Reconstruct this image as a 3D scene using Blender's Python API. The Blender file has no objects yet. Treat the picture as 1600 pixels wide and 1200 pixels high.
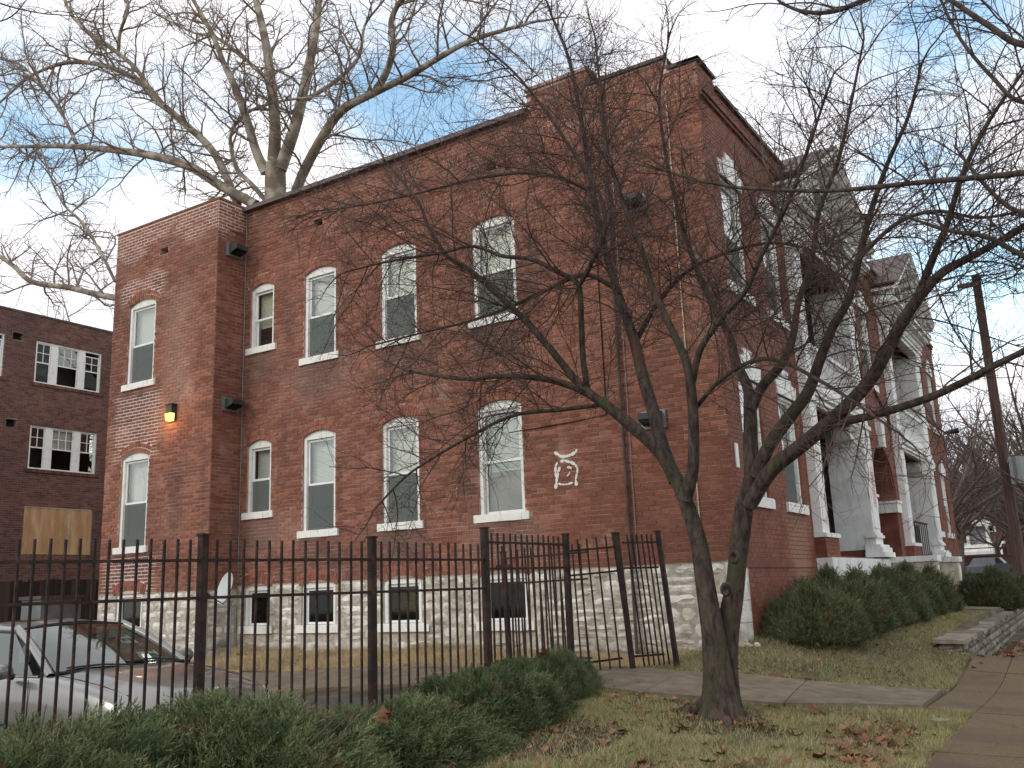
import bpy, math, random
import numpy as np
from mathutils import Vector, Matrix
random.seed(7); RNG = np.random.default_rng(11)
scene = bpy.context.scene
C = scene.collection
R = math.radians

# ------------------------------------------------------------------ camera
CAM = [[0.839688661479691, 0.5417646006924149, -0.03760411172780814],
       [-0.14764063847745798, 0.16109734719252733, -0.9758329194060197],
       [-0.5226138092819763, 0.8249477329886391, 0.21525808738286634]]
FOC = 1467.375
cam = bpy.data.cameras.new('camera'); camo = bpy.data.objects.new('camera', cam); C.objects.link(camo)
cam.sensor_width = 36; cam.lens = FOC / 1600 * 36; cam.clip_start = .1; cam.clip_end = 600
r_, d_, f_ = CAM
camo.matrix_world = Matrix(((r_[0], -d_[0], -f_[0], 0), (r_[1], -d_[1], -f_[1], 0), (r_[2], -d_[2], -f_[2], 0), (0, 0, 0, 1)))
scene.camera = camo

# ------------------------------------------------------------------ world: grey-white broken cloud
world = bpy.data.worlds.new('World'); scene.world = world; world.use_nodes = True
nt = world.node_tree; nt.nodes.clear()
SUN_EL, SUN_AZ = 34, 205      # azimuth clockwise from +Y
wo = nt.nodes.new('ShaderNodeOutputWorld'); bg = nt.nodes.new('ShaderNodeBackground'); bg.inputs[1].default_value = .1
sky = nt.nodes.new('ShaderNodeTexSky'); sky.sky_type = 'NISHITA'; sky.sun_disc = False
sky.sun_elevation = R(SUN_EL); sky.sun_rotation = R(SUN_AZ); sky.air_density = 1.0; sky.dust_density = .6
tc = nt.nodes.new('ShaderNodeTexCoord')
mp = nt.nodes.new('ShaderNodeMapping'); mp.inputs['Scale'].default_value = (1, 1, 1.9); mp.inputs['Location'].default_value = (3.3, .4, 1.2)
n1 = nt.nodes.new('ShaderNodeTexNoise'); n1.inputs['Scale'].default_value = 2.4; n1.inputs['Detail'].default_value = 7; n1.inputs['Roughness'].default_value = .56
cr = nt.nodes.new('ShaderNodeValToRGB'); cr.color_ramp.elements[0].position = .31; cr.color_ramp.elements[1].position = .46
n2 = nt.nodes.new('ShaderNodeTexNoise'); n2.inputs['Scale'].default_value = 3.6; n2.inputs['Detail'].default_value = 5
cc = nt.nodes.new('ShaderNodeValToRGB')
cc.color_ramp.elements[0].position = .3; cc.color_ramp.elements[0].color = (10.3, 10.5, 11.3, 1)
cc.color_ramp.elements[1].position = .68; cc.color_ramp.elements[1].color = (13.5, 13.1, 13.3, 1)
mx = nt.nodes.new('ShaderNodeMixRGB')
L = nt.links.new
sc_ = nt.nodes.new('ShaderNodeMixRGB'); sc_.blend_type = 'MULTIPLY'; sc_.inputs[0].default_value = 1; sc_.inputs[2].default_value = (3.6, 3.7, 3.15, 1)
L(tc.outputs['Generated'], mp.inputs[0]); L(mp.outputs[0], n1.inputs[0]); L(mp.outputs[0], n2.inputs[0])
L(n2.outputs[0], cc.inputs[0]); L(sky.outputs[0], sc_.inputs[1]); L(sc_.outputs[0], mx.inputs[1]); L(cc.outputs[0], mx.inputs[2])
fac = None
def _m(op, a, b):
    q = nt.nodes.new('ShaderNodeMath'); q.operation = op
    for i, v in enumerate((a, b)):
        if isinstance(v, (int, float)): q.inputs[i].default_value = v
        else: L(v, q.inputs[i])
    return q.outputs[0]
fac = n1.outputs[0]
for d_, rad, dep in (((-.70, .53, .47), .34, .15), ((-.50, .70, .50), .26, .10), ((-.07, .89, .45), .30, .15), ((-.80, .40, .44), .25, .10), ((.35, .75, .55), .5, .13), ((.4, -.7, .6), .6, .12), ((-.4, -.3, .85), .6, .12)):
    dv = Vector(d_).normalized(); vd = nt.nodes.new('ShaderNodeVectorMath'); vd.operation = 'DISTANCE'; L(tc.outputs['Generated'], vd.inputs[0]); vd.inputs[1].default_value = dv
    fac = _m('SUBTRACT', fac, _m('MULTIPLY', _m('MAXIMUM', _m('SUBTRACT', 1.0, _m('DIVIDE', vd.outputs['Value'], rad)), 0.0), dep * .68))
L(fac, cr.inputs[0])
L(cr.outputs[0], mx.inputs[0]); L(mx.outputs[0], bg.inputs[0]); L(bg.outputs[0], wo.inputs[0])

# ------------------------------------------------------------------ sun (veiled)
sun = bpy.data.lights.new('sun', 'SUN'); sun.energy = .9; sun.angle = R(16); sun.color = (1, .95, .88)
suno = bpy.data.objects.new('sun', sun); C.objects.link(suno)
az = R(SUN_AZ); sd = Vector((math.sin(az) * math.cos(R(SUN_EL)), math.cos(az) * math.cos(R(SUN_EL)), math.sin(R(SUN_EL))))
suno.rotation_euler = sd.to_track_quat('Z', 'Y').to_euler()
scene.view_settings.view_transform = 'Standard'; scene.view_settings.look = 'None'
scene.view_settings.exposure = .06; scene.view_settings.gamma = 1

# ------------------------------------------------------------------ helpers
def tag(o, label=None, cat=None, group=None, kind=None):
    if label: o['label'] = label
    if cat: o['category'] = cat
    if group: o['group'] = group
    if kind: o['kind'] = kind
    return o

def empty(name, loc, label, cat, group=None, rz=0):
    o = bpy.data.objects.new(name, None); C.objects.link(o); o.location = loc; o.rotation_euler = (0, 0, rz)
    o.empty_display_size = .2
    return tag(o, label, cat, group)

def parent_keep(o, p):
    """children are authored in world coordinates"""
    o.parent = p
    m = Matrix.Identity(4); q = p; chain = []
    while q: chain.append(q); q = q.parent
    for q in reversed(chain):
        m = m @ q.matrix_parent_inverse @ q.matrix_basis
    o.matrix_parent_inverse = m.inverted()

class MB:
    def __init__(s): s.v = []; s.f = []; s.n = 0; s.r = []
    def add(s, vs, fs, rnd=0.):
        s.v.append(np.asarray(vs, float).reshape(-1, 3)); b = s.n; s.n += len(s.v[-1])
        s.f.extend([tuple(i + b for i in f) for f in fs]); s.r.extend([rnd] * len(fs)); return s
    def hexa(s, p, rnd=0., nofaces=()):
        F = [(0, 3, 2, 1), (4, 5, 6, 7), (0, 1, 5, 4), (1, 2, 6, 5), (2, 3, 7, 6), (3, 0, 4, 7)]
        return s.add(p, [f for i, f in enumerate(F) if i not in nofaces], rnd)
    def box(s, x0, x1, y0, y1, z0, z1, rnd=0.):
        return s.hexa([(x0, y0, z0), (x1, y0, z0), (x1, y1, z0), (x0, y1, z0), (x0, y0, z1), (x1, y0, z1), (x1, y1, z1), (x0, y1, z1)], rnd)
    def tube(s, pts, rad, k=6, rnd=0., cap=False):
        P = np.asarray(pts, float); n = len(P); rad = np.asarray(rad, float) * np.ones(n)
        T = np.gradient(P, axis=0); T /= (np.linalg.norm(T, axis=1)[:, None] + 1e-12)
        a = np.array([0.3, .2, .93]) if abs(T[0][2]) < .8 else np.array([.95, .3, 0.1])
        U = np.cross(T, a); U /= (np.linalg.norm(U, axis=1)[:, None] + 1e-12); W = np.cross(T, U)
        an = np.arange(k) * 2 * np.pi / k
        V = P[:, None, :] + rad[:, None, None] * (np.cos(an)[None, :, None] * U[:, None, :] + np.sin(an)[None, :, None] * W[:, None, :])
        b = s.n; s.v.append(V.reshape(-1, 3)); s.n += n * k
        for i in range(n - 1):
            o = b + i * k
            for j in range(k):
                j2 = (j + 1) % k
                s.f.append((o + j, o + j2, o + k + j2, o + k + j))
        s.r.extend([rnd] * ((n - 1) * k))
        if cap:
            s.f.append(tuple(b + j for j in range(k))); s.f.append(tuple(b + (n - 1) * k + j for j in reversed(range(k)))); s.r.extend([rnd, rnd])
        return s
    def mesh(s, name, mat, smooth=False):
        me = bpy.data.meshes.new(name)
        V = np.concatenate(s.v) if s.v else np.zeros((0, 3))
        me.vertices.add(len(V)); me.vertices.foreach_set('co', V.ravel())
        tot = np.array([len(f) for f in s.f], dtype=np.int32); idx = np.fromiter((i for f in s.f for i in f), dtype=np.int32)
        me.loops.add(len(idx)); me.loops.foreach_set('vertex_index', idx)
        me.polygons.add(len(tot)); st = np.zeros(len(tot), np.int32); st[1:] = np.cumsum(tot)[:-1]
        me.polygons.foreach_set('loop_start', st); me.polygons.foreach_set('loop_total', tot)
        me.polygons.foreach_set('use_smooth', np.full(len(tot), bool(smooth)))
        me.update(calc_edges=True)
        at = me.attributes.new('rnd', 'FLOAT', 'FACE'); at.data.foreach_set('value', np.array(s.r, np.float32))
        if mat: me.materials.append(mat)
        return me
    def build(s, name, mat, parent=None, smooth=False, kind=None, label=None, keep=True):
        o = bpy.data.objects.new(name, s.mesh(name, mat, smooth)); C.objects.link(o)
        if parent is not None:
            if keep: parent_keep(o, parent)
            else: o.parent = parent
        return tag(o, label=label, kind=kind)

# ------------------------------------------------------------------ materials
def newmat(name):
    m = bpy.data.materials.new(name); m.use_nodes = True; n = m.node_tree; b = n.nodes['Principled BSDF']; return m, n, b
def mat(name, c1, c2=None, scale=8, rough=.8, bump=0., bscale=None, detail=5, lo=.35, hi=.65, metal=0., spec=.3, useobj=0., attr=0., stretch=None, coat=0.):
    m, n, b = newmat(name)
    b.inputs['Roughness'].default_value = rough; b.inputs['Metallic'].default_value = metal; b.inputs['Specular IOR Level'].default_value = spec
    b.inputs['Coat Weight'].default_value = coat
    g = n.nodes.new('ShaderNodeNewGeometry'); vec = g.outputs['Position']
    if stretch:
        q = n.nodes.new('ShaderNodeMapping'); q.inputs['Scale'].default_value = stretch; n.links.new(vec, q.inputs[0]); vec = q.outputs[0]
    col = None
    if c2 is None: c2 = tuple(x * .8 for x in c1)
    t = n.nodes.new('ShaderNodeTexNoise'); t.inputs['Scale'].default_value = scale; t.inputs['Detail'].default_value = detail; n.links.new(vec, t.inputs['Vector'])
    fac = t.outputs[0]
    if useobj or attr:
        oi = n.nodes.new('ShaderNodeObjectInfo'); at = n.nodes.new('ShaderNodeAttribute'); at.attribute_name = 'rnd'
        a1 = n.nodes.new('ShaderNodeMath'); a1.operation = 'MULTIPLY_ADD'; a1.inputs[1].default_value = useobj; n.links.new(oi.outputs['Random'], a1.inputs[0])
        a1.inputs[2].default_value = -useobj / 2
        a2 = n.nodes.new('ShaderNodeMath'); a2.operation = 'MULTIPLY_ADD'; a2.inputs[1].default_value = attr; n.links.new(at.outputs['Fac'], a2.inputs[0]); n.links.new(a1.outputs[0], a2.inputs[2])
        a3 = n.nodes.new('ShaderNodeMath'); a3.operation = 'ADD'; n.links.new(a2.outputs[0], a3.inputs[0]); n.links.new(fac, a3.inputs[1]); fac = a3.outputs[0]
        if attr: lo += attr * .2; hi += attr * .6
    rp = n.nodes.new('ShaderNodeMapRange'); rp.inputs[1].default_value = lo; rp.inputs[2].default_value = hi; n.links.new(fac, rp.inputs[0])
    mi = n.nodes.new('ShaderNodeMixRGB'); mi.inputs[1].default_value = (*c1, 1); mi.inputs[2].default_value = (*c2, 1); n.links.new(rp.outputs[0], mi.inputs[0])
    n.links.new(mi.outputs[0], b.inputs['Base Color'])
    if bump:
        t2 = n.nodes.new('ShaderNodeTexNoise'); t2.inputs['Scale'].default_value = bscale or scale * 4; t2.inputs['Detail'].default_value = 6; n.links.new(vec, t2.inputs['Vector'])
        bp = n.nodes.new('ShaderNodeBump'); bp.inputs['Strength'].default_value = bump; bp.inputs['Distance'].default_value = .02; n.links.new(t2.outputs[0], bp.inputs['Height']); n.links.new(bp.outputs[0], b.inputs['Normal'])
    m['mix'] = mi.name
    return m
def overlay(m, col, scale, lo, hi, stretch=(1, 1, 1), mul=1., loc=(0, 0, 0), detail=4):
    """weathering: blend towards another real surface colour where a world-space noise is high"""
    n = m.node_tree; b = n.nodes['Principled BSDF']; src = b.inputs['Base Color'].links[0].from_socket
    g = n.nodes.new('ShaderNodeNewGeometry'); q = n.nodes.new('ShaderNodeMapping'); q.inputs['Scale'].default_value = stretch; q.inputs['Location'].default_value = loc
    n.links.new(g.outputs['Position'], q.inputs[0]); t = n.nodes.new('ShaderNodeTexNoise'); t.inputs['Scale'].default_value = scale; t.inputs['Detail'].default_value = detail
    n.links.new(q.outputs[0], t.inputs['Vector'])
    r = n.nodes.new('ShaderNodeMapRange'); r.inputs[1].default_value = lo; r.inputs[2].default_value = hi; r.inputs[4].default_value = mul; n.links.new(t.outputs[0], r.inputs[0])
    mi = n.nodes.new('ShaderNodeMixRGB'); mi.inputs[2].default_value = (*col, 1); n.links.new(r.outputs[0], mi.inputs[0]); n.links.new(src, mi.inputs[1]); n.links.new(mi.outputs[0], b.inputs['Base Color'])
    return mi, r
def zone(m, col, boxes, soft=.15, mul=1., nscale=3.):
    """stain or patch of repair with its own shape: boxes (axis s: 0=x 1=y, s0, s1, z0, z1) in world space"""
    n = m.node_tree; b = n.nodes['Principled BSDF']; src = b.inputs['Base Color'].links[0].from_socket
    g = n.nodes.new('ShaderNodeNewGeometry'); sx = n.nodes.new('ShaderNodeSeparateXYZ')
    t = n.nodes.new('ShaderNodeTexNoise'); t.inputs['Scale'].default_value = nscale; t.inputs['Detail'].default_value = 5; n.links.new(g.outputs['Position'], t.inputs['Vector'])
    ad = n.nodes.new('ShaderNodeMixRGB'); ad.blend_type = 'LINEAR_LIGHT'; ad.inputs[0].default_value = .35; n.links.new(g.outputs['Position'], ad.inputs[1]); n.links.new(t.outputs[1], ad.inputs[2])
    n.links.new(ad.outputs[0], sx.inputs[0])
    tot = None
    def M(op, a, bb):
        q = n.nodes.new('ShaderNodeMath'); q.operation = op
        for i, v in enumerate((a, bb)):
            if isinstance(v, (int, float)): q.inputs[i].default_value = v
            else: n.links.new(v, q.inputs[i])
        return q.outputs[0]
    for ax, s0, s1, z0, z1 in boxes:
        cs = M('ABSOLUTE', M('SUBTRACT', sx.outputs[ax], (s0 + s1) / 2), 0); cz = M('ABSOLUTE', M('SUBTRACT', sx.outputs[2], (z0 + z1) / 2), 0)
        e = M('MINIMUM', M('SUBTRACT', (s1 - s0) / 2, cs), M('SUBTRACT', (z1 - z0) / 2, cz))
        r = n.nodes.new('ShaderNodeMapRange'); r.inputs[1].default_value = -soft; r.inputs[2].default_value = soft; r.inputs[4].default_value = mul; n.links.new(e, r.inputs[0])
        tot = r.outputs[0] if tot is None else M('MAXIMUM', tot, r.outputs[0])
    mi = n.nodes.new('ShaderNodeMixRGB'); mi.inputs[2].default_value = (*col, 1); n.links.new(tot, mi.inputs[0]); n.links.new(src, mi.inputs[1]); n.links.new(mi.outputs[0], b.inputs['Base Color'])

M_brick = mat('brick_red', (.185, .070, .042), (.325, .132, .082), 14, .85, .5, 60, useobj=.5, attr=.7)
overlay(M_brick, (.115, .058, .050), .55, .50, .78, (1, 1, .8), .5)
overlay(M_brick, (.36, .18, .12), .8, .52, .72, (1, 1, 1), .3, (7, 2, 4))
overlay(M_brick, (.44, .30, .23), 1.7, .62, .72, (1, 1, 1), .5, (1, 2, 9))
overlay(M_brick, (.07, .045, .042), 1.4, .56, .75, (1.6, 1.6, .25), .55, (1, 8, 2))
PATCH = [(0, -12.9, -11.7, 3.75, 4.3), (0, -14.3, -12.9, 1.0, 1.5), (0, -11, -10.2, .7, 1.1), (0, -16.1, -15.3, 3.9, 6.4), (0, -9.0, -7.8, .4, 1.05), (0, -13.3, -12.6, 4.0, 4.3)]
zone(M_brick, (.40, .24, .18), PATCH, .3, .5)
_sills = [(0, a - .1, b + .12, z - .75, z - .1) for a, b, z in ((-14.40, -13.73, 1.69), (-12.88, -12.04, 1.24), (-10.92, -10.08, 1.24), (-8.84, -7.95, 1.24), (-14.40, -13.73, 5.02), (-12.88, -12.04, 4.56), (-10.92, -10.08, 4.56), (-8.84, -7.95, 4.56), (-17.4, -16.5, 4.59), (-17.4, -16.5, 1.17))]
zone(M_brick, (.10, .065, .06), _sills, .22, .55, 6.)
M_mortar = mat('mortar_old', (.26, .14, .11), (.52, .37, .31), 3.2, .95, .4, 50)
overlay(M_mortar, (.13, .07, .06), .55, .50, .72, (1, 1, .8), .8)
WING = [(0, -18.0, -14.6, 7.5, 8.2), (0, -17.7, -16.2, 6.4, 7.0), (0, -17.7, -16.2, 2.9, 4.4), (0, -17.8, -16.0, .2, 1.0), (1, 12.0, 12.8, 7.4, 8.2)]
zone(M_mortar, (.66, .54, .47), WING, .12, .95)
M_arch = mat('brick_arch', (.18, .068, .044), (.31, .125, .082), 10, .85, .4, 60, useobj=.5, attr=.7)
M_fbrick = mat('brick_painted', (.150, .050, .029), (.225, .083, .047), 5, .7, .25, 40, attr=.25)
overlay(M_fbrick, (.10, .05, .045), .9, .52, .72, (1, 1, .35), .7)
zone(M_fbrick, (.30, .17, .11), [(1, 15.2, 16.2, -.2, .95), (1, 15.3, 16.3, .5, 1.0)], .25, .8)
M_fmortar = mat('mortar_painted', (.15, .044, .03), (.27, .11, .08), 2.5, .8, .2, 40)
M_dbrick = mat('brick_dark', (.105, .048, .036), (.20, .095, .070), 10, .9, .4, 50, useobj=.3, attr=.7)
overlay(M_dbrick, (.06, .035, .035), .5, .45, .7, (1, 1, 1), .7)
M_dmortar = mat('mortar_dark', (.18, .13, .11), (.32, .24, .20), 3, .95)
M_stone = mat('limestone', (.47, .42, .33), (.68, .64, .56), 7, .9, .9, 30, detail=9, useobj=.25, lo=.38, hi=.62)
overlay(M_stone, (.80, .78, .72), 3.0, .44, .60, (1, 1, 1.6), .8, (4, 4, 4), 9)
overlay(M_stone, (.13, .10, .075), 2.2, .60, .74, (1, 1, 1.4), .8, (9, 1, 3), 9)
overlay(M_stone, (.20, .155, .10), 2.5, .48, .62, (1, 1, 1), .55, (3, 3, 7), 9)
zone(M_stone, (.17, .13, .085), [(0, -18.5, -4.4, -1.6, -.86)], .22, .7)
M_smort = mat('stone_mortar', (.34, .30, .24), (.52, .47, .39), 9, .95, .8, 30)
M_rstone = mat('retaining_stone', (.13, .11, .085), (.27, .24, .19), 8, .95, .9, 30, detail=9, useobj=.3)
overlay(M_rstone, (.08, .09, .05), 2.4, .55, .7, mul=.8)
M_palestone = mat('pale_stone', (.45, .38, .27), (.60, .55, .45), 6, .9, .7, 30)
M_white = mat('white_paint', (.80, .79, .73), (.62, .60, .53), 6, .55, .25, 30, detail=8, lo=.55, hi=.75)
overlay(M_white, (.33, .30, .25), 9, .66, .74, (1, 1, .5), .7, (2, 1, 5), 8)
M_wtrim = mat('grey_white_trim', (.80, .80, .76), (.66, .66, .62), 2.6, .6, .2, 30, lo=.45, hi=.7)
overlay(M_wtrim, (.46, .43, .38), 3.0, .55, .74, (3, 3, .35), .5)
overlay(M_wtrim, (.20, .17, .15), 11, .66, .72, (1, 1, .6), .7, (5, 5, 5), 8)
M_vinyl = mat('white_vinyl', (.84, .85, .83), (.78, .79, .77), 4, .35)
M_blind = mat('window_blind', (.60, .60, .54), (.72, .71, .65), 1.6, .8)
def add_slats(m, sc):
    n = m.node_tree; b = n.nodes['Principled BSDF']; g = n.nodes.new('ShaderNodeNewGeometry'); w = n.nodes.new('ShaderNodeTexWave'); w.bands_direction = 'Z'; w.inputs['Scale'].default_value = sc
    bp = n.nodes.new('ShaderNodeBump'); bp.inputs['Strength'].default_value = .8; bp.inputs['Distance'].default_value = .01
    n.links.new(g.outputs['Position'], w.inputs['Vector']); n.links.new(w.outputs['Fac'], bp.inputs['Height']); n.links.new(bp.outputs[0], b.inputs['Normal'])
add_slats(M_blind, 12)
M_screen = mat('insect_screen', (.10, .115, .10), (.155, .17, .15), 1.5, .7)
M_dark = mat('dark_interior', (.012, .010, .009), (.02, .016, .014), 3, .9)  # near-black colour paints in the shade of unlit rooms and deep recesses
M_iron = mat('rusty_black_iron', (.022, .016, .014), (.075, .034, .022), 9, .6, .4, 60, metal=.3, lo=.45, hi=.7)
M_bark = mat('redbud_bark', (.030, .022, .018), (.095, .070, .055), 22, .95, 1.0, 55, detail=9, stretch=(1, 1, .35))
overlay(M_bark, (.055, .058, .028), 3.2, .55, .68, (1, 1, .5), .8)
overlay(M_bark, (.15, .065, .050), 2.6, .60, .70, (1, 1, .3), .75, (3, 5, 1))
M_twig = mat('twig_bark', (.046, .028, .024), (.115, .078, .064), 4, .9)
M_syc = mat('sycamore_bark', (.36, .32, .25), (.16, .125, .095), 1.6, .9, .4, 12, detail=8, lo=.42, hi=.58)
overlay(M_syc, (.11, .085, .07), .9, .55, .68, (1, 1, 1), .8, (5, 5, 5), 8)
M_stwig = mat('sycamore_twig', (.16, .125, .10), (.26, .21, .17), 2, .9)
M_btwig = mat('far_twig', (.07, .050, .042), (.13, .10, .085), 1, .95)
M_jun = mat('juniper_green', (.042, .064, .025), (.165, .195, .085), 3.5, .75, useobj=.2, attr=.8, lo=.3, hi=.65)
M_jun2 = mat('juniper_dark', (.038, .054, .024), (.145, .160, .075), 3.5, .75, useobj=.2, attr=.8, lo=.3, hi=.65)
def brown_tips(m):
    n = m.node_tree; b = n.nodes['Principled BSDF']; src = b.inputs['Base Color'].links[0].from_socket; a = n.nodes.new('ShaderNodeAttribute'); a.attribute_name = 'rnd'; g = n.nodes.new('ShaderNodeMath'); g.operation = 'GREATER_THAN'; g.inputs[1].default_value = 1.5; n.links.new(a.outputs['Fac'], g.inputs[0])
    mi = n.nodes.new('ShaderNodeMixRGB'); mi.inputs[2].default_value = (.16, .10, .05, 1); n.links.new(g.outputs[0], mi.inputs[0]); n.links.new(src, mi.inputs[1]); n.links.new(mi.outputs[0], b.inputs['Base Color'])
brown_tips(M_jun); brown_tips(M_jun2)
M_junw = mat('juniper_wood', (.07, .045, .03), (.14, .10, .075), 8, .95)
M_leaf = mat('dead_leaf', (.12, .052, .026), (.30, .165, .090), 7, .8, .4, 40, useobj=.5, attr=.8, lo=.3, hi=.7)
M_grass = mat('winter_grass', (.135, .142, .042), (.40, .35, .18), 1.7, .85, attr=.8, lo=.3, hi=.62)
M_straw = mat('straw_grass', (.33, .24, .125), (.56, .44, .27), 3, .85, attr=.6)
M_soil = mat('lawn_soil', (.060, .046, .028), (.135, .115, .060), 1.3, .95, .9, 26, detail=9)
overlay(M_soil, (.045, .030, .020), .8, .52, .66, mul=.9)
zone(M_soil, (.34, .24, .12), [(0, -20, -6.6, -3, 3)], .25, .0)
M_walk = mat('exposed_aggregate', (.115, .078, .044), (.23, .165, .095), 60, .85, .9, 140, detail=9, lo=.3, hi=.7)
overlay(M_walk, (.10, .070, .050), 1.1, .50, .66, mul=.7); overlay(M_walk, (.13, .11, .055), 2.0, .62, .74, mul=.5, loc=(4, 4, 4))
M_conc = mat('old_concrete', (.135, .105, .072), (.21, .17, .12), 6, .85, .5, 80, detail=9)
overlay(M_conc, (.11, .085, .060), 1.2, .5, .7, mul=.7)
M_asph = mat('lot_asphalt', (.055, .05, .045), (.09, .08, .07), 20, .9, .5, 100)
M_wood = mat('weathered_boards', (.035, .022, .017), (.085, .055, .042), 3, .9, .4, 30, useobj=.6, stretch=(3, 3, .3))
M_ply = mat('plywood', (.42, .24, .11), (.56, .36, .19), 1.6, .8, stretch=(1, 3, .6), lo=.4, hi=.62)
M_pole = mat('creosote_pole', (.055, .032, .025), (.12, .075, .058), 6, .9, .5, 40, stretch=(4, 4, .2))
M_grey = mat('grey_metal', (.28, .30, .30), (.22, .23, .23), 4, .5, metal=.4)
M_dgrey = mat('dark_fixture', (.03, .035, .033), (.05, .055, .052), 6, .5)
M_tin = mat('dark_coping', (.045, .032, .030), (.11, .07, .062), 3, .6, .2, 20)
M_gutter = mat('old_gutter', (.14, .10, .092), (.085, .06, .056), 3, .5)
M_dish = mat('dish_grey', (.50, .53, .52), (.42, .45, .44), 3, .45)
M_hill = mat('leaf_litter_hill', (.11, .075, .052), (.19, .135, .095), .6, .95, .6, 4)
M_litter = mat('painted_chalk', (.80, .78, .72), (.70, .68, .62), 20, .8)
def paint_car():
    m, n, b = newmat('champagne_car_paint'); b.inputs['Base Color'].default_value = (.22, .215, .195, 1); b.inputs['Metallic'].default_value = .55; b.inputs['Roughness'].default_value = .32
    b.inputs['Coat Weight'].default_value = .8; b.inputs['Coat Roughness'].default_value = .06
    return m
M_car = paint_car()
M_rubber = mat('black_rubber', (.02, .02, .02), (.03, .03, .03), 5, .7)
M_chrome = mat('wheel_alloy', (.45, .45, .45), (.4, .4, .4), 5, .3, metal=.9)
def glassmat(name, tint, rough=.03, refl=.16):
    m = bpy.data.materials.new(name); m.use_nodes = True; n = m.node_tree; n.nodes.clear()
    o = n.nodes.new('ShaderNodeOutputMaterial'); t = n.nodes.new('ShaderNodeBsdfTransparent'); t.inputs[0].default_value = (*tint, 1)
    g = n.nodes.new('ShaderNodeBsdfGlossy'); g.inputs['Roughness'].default_value = rough; g.inputs[0].default_value = (.95, 1, .97, 1)
    lw = n.nodes.new('ShaderNodeLayerWeight'); lw.inputs[0].default_value = .5; fr = n.nodes.new('ShaderNodeMath'); fr.operation = 'POWER'; fr.inputs[1].default_value = 4; n.links.new(lw.outputs['Facing'], fr.inputs[0]); a = n.nodes.new('ShaderNodeMath'); a.operation = 'ADD'; a.inputs[1].default_value = refl; a.use_clamp = True
    ge = n.nodes.new('ShaderNodeTexNoise'); ge.inputs['Scale'].default_value = 1.4; gg = n.nodes.new('ShaderNodeNewGeometry'); n.links.new(gg.outputs['Position'], ge.inputs['Vector'])
    bp = n.nodes.new('ShaderNodeBump'); bp.inputs['Strength'].default_value = .12; bp.inputs['Distance'].default_value = .006; n.links.new(ge.outputs[0], bp.inputs['Height']); n.links.new(bp.outputs[0], g.inputs['Normal'])
    mi = n.nodes.new('ShaderNodeMixShader'); n.links.new(fr.outputs[0], a.inputs[0]); n.links.new(a.outputs[0], mi.inputs[0]); n.links.new(t.outputs[0], mi.inputs[1]); n.links.new(g.outputs[0], mi.inputs[2]); n.links.new(mi.outputs[0], o.inputs[0])
    return m
M_glass = glassmat('window_glass', (.93, .95, .93), .03, .10)
M_cglass = glassmat('car_glass', (.30, .38, .37), .02, .12)
M_dglass = glassmat('dark_pane', (.45, .5, .48), .04, .02)
def emit(name, col, s):
    m = bpy.data.materials.new(name); m.use_nodes = True; n = m.node_tree; n.nodes.clear(); o = n.nodes.new('ShaderNodeOutputMaterial'); e = n.nodes.new('ShaderNodeEmission'); e.inputs[0].default_value = (*col, 1); e.inputs[1].default_value = s; n.links.new(e.outputs[0], o.inputs[0]); return m
M_lamp = emit('lit_lamp_lens', (1, .62, .16), 2.6)

# a picture-derived survey: the point seen at pixel (px, py) of the photograph at a given depth Y in the place
def at(px, py, Y):
    v = (px - 800, py - 600, FOC)
    d = [CAM[0][i] * v[0] + CAM[1][i] * v[1] + CAM[2][i] * v[2] for i in range(3)]
    k = Y / d[1]; return np.array([d[0] * k, Y, d[2] * k])

# ------------------------------------------------------------------ terrain
CP = np.array([(-8, 5, -1.52), (-12, 5, -1.52), (-12, 9, -1.45), (-16, 8, -1.5), (-20, 6, -1.5), (-10, 2, -1.55), (-25, 10, -1.4), (-26, 20, -1.3), (-40, 10, -1.4), (-40, 30, -1.2),
    (-14, 12.75, -.9), (-9.5, 12.75, -.86), (-5.6, 12.75, -1.0), (-4.6, 12.75, -.82), (-12.5, 11.3, -1.2), (-8.7, 11.4, -1.08), (-6, 11, -1.03), (-5.3, 10.1, -1.04), (-8.5, 9.2, -1.2), (-17, 11.8, -1.2),
    (-6.2, 5.1, -1.38), (-5.8, 7, -1.3), (-5.7, 8.4, -1.2), (-4.7, 9, -1.14), (-4.6, 7, -1.28), (-4.3, 5.5, -1.33), (-3.5, 9.0, -1.25), (-2, 7.5, -1.38), (-2, 9.5, -1.37), (-2.05, 11.5, -1.36), (-3, 10.4, -1.24),
    (-3.5, 6, -1.34), (0, 0, -1.42), (-3, 2, -1.4), (2, 10, -1.38), (2, 4, -1.4), (-4.2, 13.3, -.76), (-4, 15, -.7), (-3, 15.4, -.84), (-2.5, 14.7, -1.02), (-3.5, 20, -.68), (-2.9, 20, -.74), (-2.6, 16, -.9), (-2.5, 28, -.8),
    (-4, 30, -.62), (-3.3, 12.6, -1.12), (-2.4, 13.2, -1.27), (-4.4, 11.8, -1.0), (-3.7, 11.4, -1.12), (-4, 40, -.45), (-2, 50, -.35), (-12, 60, -.2), (4, 60, -.3), (-30, 50, -.6), (10, 20, -1.2), (10, 5, -1.4), (-10, -8, -1.5), (8, -8, -1.4), (-30, -8, -1.5)], float)
def _k(d): return np.sqrt(d * d + .3)
_D = np.linalg.norm(CP[:, None, :2] - CP[None, :, :2], axis=2)
_A = np.block([[_k(_D) - np.eye(len(CP)) * .02, np.ones((len(CP), 1)), CP[:, :2]], [np.ones((1, len(CP))), np.zeros((1, 3))], [CP[:, :2].T, np.zeros((2, 3))]])
_W = np.linalg.solve(_A, np.concatenate([CP[:, 2], np.zeros(3)]))
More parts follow.
